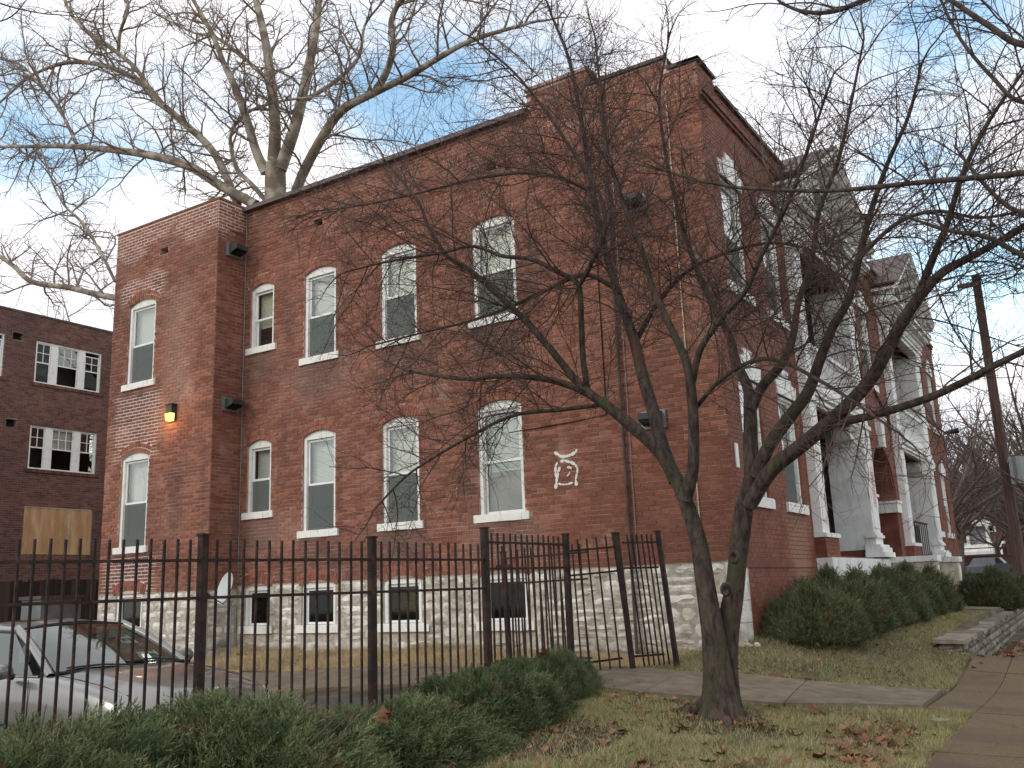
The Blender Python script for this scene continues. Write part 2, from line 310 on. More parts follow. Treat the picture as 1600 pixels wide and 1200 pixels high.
def hz(x, y):
    x = np.atleast_1d(np.asarray(x, float)); y = np.atleast_1d(np.asarray(y, float)); xs = x.ravel(); ys = y.ravel(); out = np.zeros(len(xs))
    for a in range(0, len(xs), 20000):
        sl = slice(a, a + 20000); d = np.hypot(xs[sl, None] - CP[None, :, 0], ys[sl, None] - CP[None, :, 1])
        out[sl] = _k(d) @ _W[:len(CP)] + _W[-3] + _W[-2] * xs[sl] + _W[-1] * ys[sl]
    out = out.reshape(x.shape)
    far = np.clip((y - 45) / 20, 0, 1); flat = -.35
    out = out * (1 - far) + flat * far
    out = np.clip(out, -1.7, 1)
    # pavement side of the retaining wall
    wallx = -2.25 - .02 * (y - 14.8); sw = np.interp(y, [0, 15, 27, 60], [-1.4, -1.4, -1.27, -.4])
    m = (x > wallx) & (y > 14.8) & (y < 60); out = np.where(m, sw, out)
    # wooded hill beyond
    hill = np.clip((y - 112) / 90, 0, 1); out = out + 22 * (hill * hill * (3 - 2 * hill)) * (1 + .15 * np.sin(x * .05))
    return out
def h1(x, y): return float(hz([x], [y])[0])
def sheet(name, xs, ys, m, dz=0., kind='structure', zf=None):
    X, Y = np.meshgrid(xs, ys); Z = (zf or hz)(X, Y) + dz
    V = np.stack([X, Y, Z], -1).reshape(-1, 3); nx = len(xs); F = []
    for j in range(len(ys) - 1):
        for i in range(nx - 1):
            a = j * nx + i; F.append((a, a + 1, a + 1 + nx, a + nx))
    b = MB(); b.v.append(V); b.n = len(V); b.f = F; b.r = [0.] * len(F)
    return b.build(name, m, None, True, kind)
def seg(*a):
    out = []
    for (p, q, n) in a: out += list(np.linspace(p, q, n, endpoint=False))
    return np.array(out + [a[-1][1]])
ground = sheet('ground', seg((-240, -40, 12), (-40, -9, 22), (-9, 1, 84), (1, 10, 12), (10, 160, 12)), seg((-60, 0, 10), (0, 4, 12), (4, 17, 104), (17, 34, 34), (34, 80, 20), (80, 240, 18)), M_soil)
sheet('wooded_hillside', np.linspace(-160, 120, 50), np.linspace(110, 238, 40), M_hill, .05)
# parking lot, inner path, front walk, pavement : sheets 4 mm apart in height
def ribbon(name, A, B, m, dz, n=24, w=6, edge=0.):
    """sheet between edge polylines A and B"""
    A = np.array(A, float); B = np.array(B, float)
    def rs(P):
        d = np.r_[0, np.cumsum(np.linalg.norm(np.diff(P, axis=0), axis=1))]; t = np.linspace(0, d[-1], n)
        return np.stack([np.interp(t, d, P[:, 0]), np.interp(t, d, P[:, 1])], 1)
    a, b_ = rs(A), rs(B); b = MB(); V = []; F = []
    for i in range(n):
        for j in range(w + 1):
            p = a[i] + (b_[i] - a[i]) * j / w; V.append(p)
    V = np.array(V); Z = hz(V[:, 0], V[:, 1]) + dz; V = np.c_[V, Z]
    for i in range(n - 1):
        for j in range(w):
            q = i * (w + 1) + j; F.append((q, q + 1, q + w + 2, q + w + 1))
    nv = len(V)
    if edge:
        lo = V.copy(); lo[:, 2] -= edge; V = np.r_[V, lo]
        for i in range(n - 1):
            for q0, q1 in ((i * (w + 1), (i + 1) * (w + 1)), (i * (w + 1) + w, (i + 1) * (w + 1) + w)):
                F.append((q0, q1, q1 + nv, q0 + nv))
        for j in range(w):
            for i in (0, n - 1):
                q0 = i * (w + 1) + j; F.append((q0, q0 + 1, q0 + 1 + nv, q0 + nv))
    b.add(V, F); return b
lot = ribbon('parking_lot', [(-7.0, -4), (-6.9, 9.0)], [(-26, -4), (-26, 9.0)], M_asph, .02, 30, 40); lot.build('parking_lot', M_asph, None, True, 'structure')
ribbon('inner_path', [(-17, 9.9), (-8.6, 9.8), (-5.9, 10.0)], [(-17, 11.2), (-8.6, 11.45), (-5.6, 11.3)], M_conc, .035, 40, 5, .1).build('inner_path', M_conc, None, False, 'structure')
sl = [((-5.85, 9.55), (-4.45, 9.35)), ((-4.45, 9.35), (-3.1, 9.75)), ((-3.1, 9.75), (-1.98, 10.75))]
su = [((-5.85, 11.1), (-4.6, 10.8)), ((-4.6, 10.8), (-3.3, 11.3)), ((-3.3, 11.3), (-2.02, 12.25))]
walk = empty('front_walk', (-4, 10.5, -1.15), None, None); tag(walk, kind='structure')
for i, (a, b_) in enumerate(zip(sl, su)):
    e = .008
    ribbon('', [(a[0][0] + e, a[0][1]), (a[1][0] - e, a[1][1])], [(b_[0][0] + e, b_[0][1]), (b_[1][0] - e, b_[1][1])], M_conc, .05 + .006 * i, 10, 6, .14).build('concrete_slab', M_conc, walk)
pav = empty('pavement', (-1, 12, -1.38), None, None); tag(pav, kind='structure')
ys_ = [2.2, 3.75, 5.3, 6.85, 8.4, 10.75, 12.25, 13.75, 15.3, 16.8, 18.4, 20, 22, 24, 26, 29, 32, 36, 40]
for i in range(len(ys_) - 1):
    for (x0, x1) in ((-1.95, -1.50), (-1.492, .05)):
        if x0 < -1.9 and ys_[i] < 10.7: continue
        ribbon('', [(x0 if True else 0, ys_[i] + .008), (x0, ys_[i + 1] - .008)], [(x1, ys_[i] + .008), (x1, ys_[i + 1] - .008)], M_walk, .03 + .004 * ((i * 7) % 3), 6, 4, .12).build('pavement_slab', M_walk, pav)
ribbon('', [(.35, -4), (.35, 60)], [(9, -4), (9, 60)], M_asph, .006, 40, 10).build('road', M_asph, None, True, 'structure')
M_crack = mat('crack_dirt', (.035, .028, .02), (.06, .05, .03), 10, .95)
ck = MB(); rgk = np.random.default_rng(9)
for (x, y, a, l) in ((-1.1, 7.2, .3, .9), (-.9, 9.6, 1.9, .8), (-1.3, 11.2, 2.6, .6), (-3.9, 10.4, 1.2, .7), (-2.6, 10.6, 2.0, .8), (-5.1, 10.2, .4, .6), (-1.0, 13.2, .2, .9), (-1.2, 8.6, 1.2, .4)):
    p = np.array([x, y]); pts = [p]
    for k in range(9): a += rgk.normal(0, .45); p = p + np.array([math.cos(a), math.sin(a)]) * l / 9; pts.append(p)
    for (q0, q1) in zip(pts, pts[1:]):
        t = (q1 - q0) / np.linalg.norm(q1 - q0); nn = np.array([-t[1], t[0]]) * rgk.uniform(.002, .006); dzz = .074 if x < -1.97 else .052
        ck.add([(*(q0 - nn), h1(*q0) + dzz), (*(q1 - nn), h1(*q1) + dzz), (*(q1 + nn), h1(*q1) + dzz), (*(q0 + nn), h1(*q0) + dzz)], [(0, 1, 2, 3)])
tag(ck.build('paving_cracks', M_crack, None), kind='structure')
cw = MB(); cw.tube([(-1.72, 10.05, h1(-1.72, 10.05) + .03), (-1.72, 10.05, h1(-1.72, 10.05) + .042)], .085, 18, cap=True)
o = cw.build('valve_cover', M_grey, None); tag(o, 'small round metal utility cover set in the pavement by the front walk', 'utility cover')

# ------------------------------------------------------------------ walls with openings
class Face:
    """a vertical wall plane: s along, d outward, z up"""
    def __init__(f, kind, c): f.k = kind; f.c = c
    def P(f, s, d, z):
        if f.k == 'south': return (s, f.c - d, z)
        if f.k == 'east': return (f.c + d, s, z)
    def box(f, mb, s0, s1, d0, d1, z0, z1, rnd=0.):
        mb.hexa([f.P(s0, d0, z0), f.P(s1, d0, z0), f.P(s1, d1, z0), f.P(s0, d1, z0), f.P(s0, d0, z1), f.P(s1, d0, z1), f.P(s1, d1, z1), f.P(s0, d1, z1)], rnd)
    def prism(f, mb, poly, d0, d1, rnd=0.):
        n = len(poly); vs = [f.P(s, d0, z) for s, z in poly] + [f.P(s, d1, z) for s, z in poly]
        mb.add(vs, [tuple(range(n)), tuple(range(2 * n - 1, n - 1, -1))] + [(i, (i + 1) % n, n + (i + 1) % n, n + i) for i in range(n)], rnd)
def O(s0, s1, z0, ztop, rise=0., ring=.0, depth=.14): return dict(s0=s0, s1=s1, z0=z0, zt=ztop, rise=rise, ring=ring, depth=depth)
def otop(o, s):
    if o['rise'] <= 0: return o['zt']
    w = o['s1'] - o['s0']; r = (w * w / 4 + o['rise'] ** 2) / (2 * o['rise']); m = (o['s0'] + o['s1']) / 2
    return o['zt'] - r + math.sqrt(max(r * r - (s - m) ** 2, 0))
def wall_mesh(F, s0, s1, z0, top, ops, d=0.):
    """top: list of (s, z) steps [(s_start, z), ...]"""
    mb = MB(); br = {s0, s1} | {t[0] for t in top}
    for o in ops:
        br |= {o['s0'], o['s1']}
        if o['rise']:
            for k in range(1, 8): br.add(o['s0'] + (o['s1'] - o['s0']) * k / 8)
    br = sorted(b for b in br if s0 <= b <= s1)
    ztop = lambda s: [t[1] for t in top if t[0] <= s + 1e-6][-1]
    for a, b in zip(br, br[1:]):
        m = (a + b) / 2; zt = ztop(m)
        here = sorted([o for o in ops if o['s0'] < m < o['s1']], key=lambda o: o['z0']); lo = (z0, z0)
        for o in here:
            mb.add([F.P(a, d, lo[0]), F.P(b, d, lo[1]), F.P(b, d, o['z0']), F.P(a, d, o['z0'])], [(0, 1, 2, 3)])
            lo = (otop(o, a), otop(o, b))
            D = o['depth']
            mb.add([F.P(a, d, lo[0]), F.P(b, d, lo[1]), F.P(b, d - D, lo[1]), F.P(a, d - D, lo[0])], [(0, 1, 2, 3)])
            mb.add([F.P(a, d, o['z0']), F.P(b, d, o['z0']), F.P(b, d - D, o['z0']), F.P(a, d - D, o['z0'])], [(3, 2, 1, 0)])
        mb.add([F.P(a, d, lo[0]), F.P(b, d, lo[1]), F.P(b, d, zt), F.P(a, d, zt)], [(0, 1, 2, 3)])
    for o in ops:
        for s in (o['s0'], o['s1']):
            z = otop(o, s); mb.add([F.P(s, d, o['z0']), F.P(s, d - o['depth'], o['z0']), F.P(s, d - o['depth'], z), F.P(s, d, z)], [(0, 1, 2, 3)])
    # coping top
    for i, t in enumerate(top):
        e = top[i + 1][0] if i + 1 < len(top) else s1
        mb.add([F.P(t[0], d, t[1]), F.P(e, d, t[1]), F.P(e, d - .3, t[1]), F.P(t[0], d - .3, t[1])], [(0, 1, 2, 3)])
    return mb
BH, BL, J = .0705, .212, .0095
def ring_hw(o, z):
    """half width excluded at height z for the opening and its brick arch"""
    w = (o['s1'] - o['s0']) / 2
    if o['rise'] <= 0 or o['ring'] <= 0:
        return w if o['z0'] < z < o['zt'] + (o['ring'] if o['rise'] <= 0 else 0) else 0
    r = (w * w + o['rise'] ** 2) / (2 * o['rise']); cz = o['zt'] - r; zs = o['zt'] - o['rise']
    if z < o['z0']: return 0
    if z < zs: return w
    if z > cz + r + o['ring']: return 0
    th = math.asin(min(1, w / r)); return min(math.sqrt(max((r + o['ring']) ** 2 - (z - cz) ** 2, 0)), w + (z - zs) * math.tan(th))
def bricks(F, s0, s1, z0, top, ops, prot=.009, extra=()):
    out = []; ztop = lambda s: [t[1] for t in top if t[0] <= s + 1e-6][-1]; row = 0; z = z0; zmax = max(t[1] for t in top)
    while z + BH <= zmax + .001:
        zc = z + BH / 2; off = (row % 2) * BL / 2; cut = []
        for o in ops:
            h = ring_hw(o, zc)
            if h > 0: m = (o['s0'] + o['s1']) / 2; cut.append((m - h, m + h))
            elif o.get('sill') and o['z0'] - o['sill'] < zc < o['z0']: cut.append((o['s0'] - .1, o['s1'] + .1))
        for (a, b, za, zb) in extra:
            if za < zc < zb: cut.append((a, b))
        s = s0 - off
        while s < s1:
            a, b = max(s, s0), min(s + BL - J, s1); iv = [(a, b)] if b - a > .03 else []
            for ca, cb in cut:
                nv = []
                for p, q in iv:
                    if cb <= p or ca >= q: nv.append((p, q))
                    else:
                        if ca - p > .03: nv.append((p, ca - .004))
                        if q - cb > .03: nv.append((cb + .004, q))
                iv = nv
            for p, q in iv:
                if z + BH <= ztop((p + q) / 2) + .01: out.append((p, q, z + J / 2, z + BH - J / 2, random.uniform(.5, 1.2) * prot))
            s += BL
        z += BH; row += 1
    return out
def voussoirs(F, mb, o, n_rows=2, prot=.011, gap=1.):
    w = (o['s1'] - o['s0']) / 2; r = (w * w + o['rise'] ** 2) / (2 * o['rise']); cz = o['zt'] - r; m = (o['s0'] + o['s1']) / 2; th = math.asin(min(1, w / r))
    n = max(8, int(round(2 * th * (r + .1) / .068))); rr = o['ring'] / n_rows
    for k in range(n):
        for j in range(n_rows):
            a0 = -th + 2 * th * k / n + .035 * gap / n; a1 = -th + 2 * th * (k + 1) / n - .035 / n * 1.6 * gap; r0 = r + j * rr + .004 * gap; r1 = r + (j + 1) * rr - .004 * gap
            F.prism(mb, [(m + q * math.sin(a), cz + q * math.cos(a)) for q, a in ((r0, a0), (r0, a1), (r1, a1), (r1, a0))], -.02, prot + random.uniform(-.002, .003), random.random())
def brick_mass(F, items, name, m, parent, d=0.):
    mb = MB()
    for (a, b, z0, z1, pr) in items:
        p = [F.P(a, d, z0), F.P(b, d, z0), F.P(b, d, z1), F.P(a, d, z1), F.P(a + .002, d + pr, z0 + .002), F.P(b - .002, d + pr, z0 + .002), F.P(b - .002, d + pr, z1 - .002), F.P(a + .002, d + pr, z1 - .002)]
        mb.add(p, [(4, 5, 6, 7), (0, 1, 5, 4), (1, 2, 6, 5), (2, 3, 7, 6), (3, 0, 4, 7)], random.random())
    return mb.build(name, m, parent, kind='stuff')
_unit = {}
def brick_parts(F, items, m, parent, d=0.):
    key = (F.k, m.name)
    if key not in _unit:
        u = MB(); q = Face(F.k, 0); q.box(u, -.5, .5, -.5, .5, -.5, .5); _unit[key] = u.mesh('brick', m)
    for (a, b, z0, z1, pr) in items:
        o = bpy.data.objects.new('brick', _unit[key]); C.objects.link(o); o.parent = parent
        o.location = Vector(F.P((a + b) / 2, d + pr / 2 - .01, (z0 + z1) / 2)); dd = pr + .02
        o.scale = (b - a, dd, z1 - z0) if F.k == 'south' else (dd, b - a, z1 - z0)
        o.matrix_parent_inverse = Matrix.Translation(-parent_world(parent))
def parent_world(p):
    v = Vector((0, 0, 0)); q = p
    m = Matrix.Identity(4); chain = []
    while q: chain.append(q); q = q.parent
    for q in reversed(chain): m = m @ q.matrix_parent_inverse @ q.matrix_basis
    return m.to_translation()

def window(F, o, parent, style='hung', shade=None, sill=.13, sillw=.09, lintel=False):
    """white double-hung window in its opening"""
    s0, s1, z0, zt = o['s0'], o['s1'], o['z0'], o['zt']; zs = zt - o['rise']; m = (s0 + s1) / 2; w = MB(); B = F.box
    D = -.035
    cw_ = .072
    F.box(w, s0 + .003, s0 + cw_, D - .07, D, z0 + .003, zs); F.box(w, s1 - cw_, s1 - .003, D - .07, D, z0 + .003, zs)
    if o['rise'] > 0:
        pts = [(s0 + (s1 - s0) * k / 10, otop(o, s0 + (s1 - s0) * k / 10) - .004) for k in range(11)]
        F.prism(w, [(s1 - .003, zs - .045), (s0 + .003, zs - .045)] + [(min(max(a, s0 + .003), s1 - .003), b) for a, b in pts], D - .06, D - .003)
    else: F.box(w, s0 + cw_, s1 - cw_, D - .07, D, zs - .055, zs - .003)
    top = zs - .05
    wf = w.build('window', M_white, parent)
    fr = MB(); a0, a1 = s0 + cw_, s1 - cw_; zb = z0 + .004; t = .042
    E = D - .045
    if style == 'hung':
        zm = zb + (top - zb) * .5
        for (q0, q1, e) in ((zm - .016, top, E), (zb, zm + .016, E - .03)):
            F.box(fr, a0 + .002, a0 + t, e - .025, e, q0 + .001, q1 - .001); F.box(fr, a1 - t, a1 - .002, e - .025, e, q0 + .001, q1 - .001)
            F.box(fr, a0 + t, a1 - t, e - .025, e - .001, q1 - t, q1 - .001); F.box(fr, a0 + t, a1 - t, e - .025, e - .001, q0 + .001, q0 + t)
        fr.build('sash', M_vinyl, wf)
        for (q0, q1, e, mm) in ((zm + .02, top - t, E - .014, M_glass), (zb + t, zm - .02, E - .044, M_glass)):
            g = MB(); F.box(g, a0 + t - .005, a1 - t + .005, e - .004, e, q0, q1); g.build('pane', mm, wf)
        lower = shade or 'screen'; low_m = M_blind if lower == 'blind_or_dark_backing' else (M_brownroom if lower == 'brown' else M_dark)
        dropz = random.choice((0, 0, .12, .25)); g = MB(); F.box(g, a0 + .01, a1 - .01, E - .13, E - .125, zm - .03 - dropz, top); g.build('blind_or_dark_backing', random.choice((M_blind, M_blind2, M_blind)), wf)
        g = MB(); F.box(g, a0 + .01, a1 - .01, E - .136, E - .132, zb, zm)
        g.build('blind_or_dark_backing', low_m, wf)  # in M_dark this is a dark sheet painting in the unlit room, no blind
        if lower == 'screen':
            g = MB(); F.box(g, a0 + .012, a1 - .012, E - .008, E - .006, zb + .012, zm - .012); g.build('insect_screen', M_scr, wf)
    else:
        F.box(fr, a0 + .002, a0 + t, E - .025, E, zb, top); F.box(fr, a1 - t, a1 - .002, E - .025, E, zb, top); F.box(fr, a0 + t, a1 - t, E - .025, E - .001, top - t, top); F.box(fr, a0 + t, a1 - t, E - .025, E - .001, zb, zb + t)
        fr.build('sash', M_vinyl, wf); g = MB(); F.box(g, a0 + t - .003, a1 - t + .003, E - .016, E - .012, zb + t, top - t); g.build('pane', M_dglass, wf)
        g = MB(); F.box(g, a0 + .01, a1 - .01, E - .15, E - .145, zb, top); g.build('blind_or_dark_backing', M_dark, wf)  # no blind: near-black sheet stands in for the basement room's darkness
    if sill:
        g = MB(); F.box(g, s0 - sillw, s1 + sillw, -.1, .045, z0 - sill, z0 - .001)
        for k in range(3):
            a = random.uniform(s0 - sillw, s1); F.box(g, a, a + random.uniform(.08, .3), .045, .045 + random.uniform(.004, .010), z0 - sill + random.uniform(-.006, .004), z0 - .02)
        g.build('sill', M_white, wf)
    return wf
M_blind2 = mat('cream_blind', (.66, .64, .52), (.76, .74, .62), 2, .8); add_slats(M_blind2, 9)
M_brownroom = mat('brown_curtain', (.10, .075, .055), (.22, .17, .12), 3, .9)
def scrmat():
    m = bpy.data.materials.new('fine_screen'); m.use_nodes = True; n = m.node_tree; n.nodes.clear(); o = n.nodes.new('ShaderNodeOutputMaterial')
    t = n.nodes.new('ShaderNodeBsdfTransparent'); d = n.nodes.new('ShaderNodeBsdfDiffuse'); d.inputs[0].default_value = (.17, .19, .175, 1); mi = n.nodes.new('ShaderNodeMixShader'); mi.inputs[0].default_value = .6
    n.links.new(t.outputs[0], mi.inputs[1]); n.links.new(d.outputs[0], mi.inputs[2]); n.links.new(mi.outputs[0], o.inputs[0]); return m
M_scr = scrmat()

# ================================================================== the red brick apartment building
YS, YW, XW, XE, XF0 = 12.8, 12.07, -14.6, -17.95, -4.49
bld = empty('apartment_building', (-11, 20, -1), 'two storey red brick apartment building with white-trimmed windows, limestone base and two white gabled porches', 'building')
SF, WF, WE, FE = Face('south', YS), Face('south', YW), Face('east', XW), Face('east', XF0)
def OW(*a, **k):
    o = O(*a); o['ring'] = k.get('ring', .2); o['rise'] = k.get('rise', .11); o['sill'] = k.get('sill', .13); return o
cols = [(-14.40, -13.73), (-12.88, -12.04), (-10.92, -10.08), (-8.84, -7.95)]
south_ops = []
for i, (a, b) in enumerate(cols):
    south_ops.append(OW(a, b, 1.69 if i == 0 else 1.24, 3.11)); south_ops.append(OW(a, b, 5.02 if i == 0 else 4.56, 6.36))
for (a, b) in ((-12.63, -12.40), (-8.50, -8.26)): south_ops.append(O(a, b, 7.22, 7.39, 0, 0, .25))
base_ops = [OW(a, b, -.46, .33, ring=0, rise=.09) for a, b in cols]
wing_ops = [OW(-17.40, -16.50, 1.17, 3.10), OW(-17.40, -16.50, 4.59, 6.42), O(-16.45, -16.17, 7.30, 7.47, 0, 0, .25)]
wbase_ops = [OW(-17.36, -16.52, -.45, .30, ring=0, rise=.09)]
TOP_S = [(XW, 8.10), (-7.58, 8.46), (-6.40, 8.16), (-4.97, 7.95)]
ZB = .295
w_s = wall_mesh(SF, XW, XF0, ZB, TOP_S, [o for o in south_ops]).build('south_wall', M_mortar, bld)
w_w = wall_mesh(WF, XE, XW, .235, [(XE, 8.10)], wing_ops).build('wing_wall', M_mortar, bld)
w_e = wall_mesh(WE, YW, YS, .235, [(YW, 8.10)], []).build('wing_side_wall', M_mortar, bld)
ring_ex = [(a - .05, b + .05, ZB, .56) for a, b in cols]
base_arch = [dict(s0=a - .05, s1=b + .05, z0=-2, zt=.335, rise=.1, ring=.2) for a, b in cols]
it = bricks(SF, XW + .005, XF0, ZB + .01, TOP_S, south_ops + base_arch)
it2 = [b for b in it if b[0] > -7.75 and b[2] < 3.0]
it2.sort(key=lambda b: (b[0] + 4.49) ** 2 + (b[2] * 1.6) ** 2)
near = set(map(id, it2[:300]))
brick_parts(SF, [b for b in it if id(b) in near], M_brick, w_s)
brick_mass(SF, [b for b in it if id(b) not in near], 'brickwork', M_brick, w_s)
def repointed(items):
    """hand repointed areas have wider, paler joints"""
    out = []
    for (a, b, z0, z1, pr) in items:
        m, z = (a + b) / 2, (z0 + z1) / 2; hit = z > 7.52 + .25 * math.sin(m * 3) or (-17.75 < m < -16.2 and (6.4 < z < 6.95 + .1 * math.sin(m * 9) or 2.9 < z < 4.3 or z < .95))
        if hit and random.random() < .93: a += .005; b -= .005; z0 += .0055; z1 -= .0055; pr *= .8
        out.append((a, b, z0, z1, pr))
    return out
brick_mass(WF, repointed(bricks(WF, XE, XW, .245, [(XE, 8.10)], wing_ops + [dict(s0=-17.42, s1=-16.46, z0=-2, zt=.30, rise=.1, ring=.2)])), 'brickwork', M_brick, w_w)
brick_mass(WE, repointed(bricks(WE, YW + .004, YS - .003, .245, [(YW, 8.10)], [])), 'brickwork', M_brick, w_e)
vm = MB()
for o in south_ops:
    if o['rise']: voussoirs(SF, vm, o)
for a, b in cols:
    voussoirs(SF, vm, dict(s0=a - .05, s1=b + .05, zt=.33 + .005, rise=.1, ring=.2))
vm.build('brick_arches', M_arch, w_s, kind='stuff')
vm = MB()
for o in wing_ops:
    if o['rise']: voussoirs(WF, vm, o, 2, .011, 2.2)
voussoirs(WF, vm, dict(s0=-17.42, s1=-16.46, zt=.30, rise=.1, ring=.2)); vm.build('brick_arches', M_arch, w_w, kind='stuff')
for o in south_ops + wing_ops:
    F = WF if o in wing_ops else SF
    if o['rise']: window(F, o, bld, shade='open' if (-14.5 < o['s0'] < -14 and o['z0'] > 4.9) else 'brown' if (o['s0'] > -9 and o['z0'] < 3) else 'screen')
    else:
        q = MB(); F.box(q, o['s0'], o['s1'], -.26, -.25, o['z0'], o['zt']); q.build('attic_vent', M_dark, bld)
for o in base_ops: window(SF, o, bld, 'fixed', sill=.14, sillw=.1)
window(WF, wbase_ops[0], bld, 'fixed', sill=.14, sillw=.1)
# chimney, copings
cp = MB(); cp.box(-7.58, -6.40, YS + .002, YS + .62, 7.6, 8.455); cp.build('chimney', M_brick, bld)
for (a, b, z, dd) in ((XW, -7.6, 8.10, .05), (-7.62, -6.36, 8.46, .03), (-6.36, -4.99, 8.16, .05), (-4.97, -4.44, 7.95, .05)):
    q = MB(); SF.box(q, a, b, -.32, dd, z + .003, z + .06); q.build('coping', M_tin if z < 8.4 else M_mortar, bld)
q = MB(); SF.box(q, XW + .02, -7.6, .052, .13, 8.02, 8.10); q.build('gutter', M_gutter, bld)
q = MB(); WF.box(q, XE - .02, XW + .03, -.3, .02, 8.103, 8.15); WE.box(q, YW + .3, YS - .05, -.3, .02, 8.103, 8.15); q.build('coping', M_arch, bld)
q = MB(); q.box(XE, XF0 - .35, YS + .3, 33.1, 7.5, 7.55); q.box(XE, XW, YW + .3, YS + .3, 7.5, 7.55); q.build('roof', M_tin, bld)
q = MB(); q.add([(XE, YW, -1.6), (XE, 33.4, -1.6), (XE, 33.4, 8.1), (XE, YW, 8.1)], [(0, 1, 2, 3)]); q.add([(XE, 33.4, -1.6), (XF0, 33.4, -1.6), (XF0, 33.4, 7.8), (XE, 33.4, 7.8)], [(0, 1, 2, 3)])
q.build('rear_wall', M_brick, bld)

# limestone base : separate blocks with lumpy faces
def stone(F, s0, s1, z0, z1, amp, m, parent, d=0., name='stone'):
    nx = max(3, min(7, int((s1 - s0) / .07))); nz = max(3, min(5, int((z1 - z0) / .06))); V = []; mb = MB()
    ph = RNG.uniform(0, 100); sk = RNG.uniform(-.012, .012, 4)
    for j in range(nz + 1):
        for i in range(nx + 1):
            u, v = i / nx, j / nz; edge = min(u, 1 - u, v, 1 - v)
            uu = u + (RNG.uniform(-.3, .3) / nx if 0 < i < nx else 0); vv = v + (RNG.uniform(-.3, .3) / nz if 0 < j < nz else 0)
            s = s0 + (s1 - s0) * uu + (sk[0] * v if u < .5 else sk[1] * v); z = z0 + (z1 - z0) * vv + sk[2] * (u - .5)
            if edge == 0:
                e = .006; s += RNG.uniform(-e, e); z += RNG.uniform(-e, e)
                if u in (0, 1) and v in (0, 1): s += (.02 if u == 0 else -.02); z += (.014 if v == 0 else -.014)
            dd = d - .01 if edge == 0 else d + amp * (.45 + .55 * math.sin(ph + 7 * u + 3 * v) * math.cos(ph * 1.7 + 9 * v)) + RNG.uniform(-.4, .4) * amp
            V.append(F.P(s, dd, z))
    Fs = []
    for j in range(nz):
        for i in range(nx):
            a = j * (nx + 1) + i; q = (a, a + 1, a + nx + 2, a + nx + 1)
            if (i + j) % 2: Fs += [(q[0], q[1], q[2]), (q[0], q[2], q[3])]
            else: Fs += [(q[0], q[1], q[3]), (q[1], q[2], q[3])]
    mb.add(V, Fs, RNG.random()); mb.build(name, m, parent)
def stonework(F, s0, s1, ztop, zlow, ops, m, parent, lmax=.80, amp=.024, hmin=.15, hmax=.29):
    z = ztop; 
    while z > zlow:
        h = min(RNG.uniform(hmin, hmax), z - zlow + .1); s = s0
        while s < s1 - .05:
            l = min(RNG.uniform(.22, lmax), s1 - s)
            if s1 - s - l < .12: l = s1 - s
            a, b = s + .008, s + l - .008; s += l; iv = [(a, b)]
            for o in ops:
                lo, hi = o['s0'] - .1, o['s1'] + .1
                if z - h < o['zt'] and z > o['z0'] - .14:
                    if z < o['z0'] + .02 or True:
                        nv = []
                        for p, q in iv:
                            if hi <= p or lo >= q: nv.append((p, q))
                            else:
                                if lo + .1 - p > .1: nv.append((p, (lo + .1 if z - h > o['z0'] - .02 else lo) - .012))
                                if q - hi + .1 > .1: nv.append(((hi - .1 if z - h > o['z0'] - .02 else hi) + .012, q))
                        iv = nv
            for p, q in iv:
                if q - p > .07:
                    if h > .2 and q - p > .3 and RNG.random() < .35:
                        zz = z - h * RNG.uniform(.4, .6); stone(F, p, q, zz + .005, z - .006, amp, m, parent); stone(F, p, q, z - h + .006, zz - .005, amp, m, parent)
                    else: stone(F, p, q, z - h + .006, z - .006, amp, m, parent)
        z -= h
b1 = wall_mesh(SF, XW, XF0, -1.6, [(XW, ZB)], base_ops, d=-.005).build('stone_base', M_smort, bld)
b2 = wall_mesh(WF, XE, XW, -1.7, [(XE, .235)], wbase_ops, d=-.005).build('stone_base', M_smort, bld)
b3 = wall_mesh(WE, YW, YS, -1.7, [(YW, .235)], [], d=-.005).build('stone_base', M_smort, bld)
stonework(SF, XW + .01, XF0 - .22, ZB - .01, -1.12, base_ops, M_stone, b1)
stonework(WF, XE, XW, .225, -1.3, wbase_ops, M_stone, b2); stonework(WE, YW + .02, YS - .03, .225, -1.2, [], M_stone, b3)
zq = ZB - .02
for k in range(4):
    h = (.52, .3, .38, .3)[k]; q = MB(); q.box(XF0 - .21, XF0 + .012, YS - .03, YS + .25, zq - h + .008, zq, .5); q.build('quoin_stone', M_stone, b1); zq -= h

# street facade : painted brick
fac_ops = []
WY = [(13.40, 14.36), (15.30, 16.26), (29.74, 30.70), (31.64, 32.60)]
for a, b in WY:
    for z0, z1 in ((1.24, 3.05), (4.50, 6.28)):
        o = O(a, b, z0, z1, 0, .0, .14); o['sill'] = .16; fac_ops.append(o)
P1, P2 = (17.10, 20.65), (25.35, 28.90)
for a, b in (P1, P2):
    fac_ops.append(O(a, b, .40, 3.12, 0, 0, 2.6)); fac_ops.append(O(a, b, 3.55, 6.20, 0, 0, 2.6))
arch = O(21.82, 24.18, -.12, 3.0, 1.16, .25, 1.3); fac_ops.append(arch)
upw = O(22.5, 23.5, 4.5, 6.28, 0, 0, .14); upw['sill'] = .16; fac_ops.append(upw)
TOP_F = [(YS, 7.94), (13.5, 7.76)]
w_f = wall_mesh(FE, YS, 33.4, -1.4, TOP_F, fac_ops).build('facade_wall', M_fmortar, bld)
brick_mass(FE, bricks(FE, YS + .004, 33.4, -1.0, TOP_F, fac_ops, prot=.005, extra=[(a - .2, b + .2, zz, zz + .42) for a, b in WY for zz in (3.04, 6.27)]), 'brickwork', M_fbrick, w_f)
vm = MB(); voussoirs(FE, vm, arch, 2, .03); vm.build('brick_arches', M_fbrick, w_f, kind='stuff')
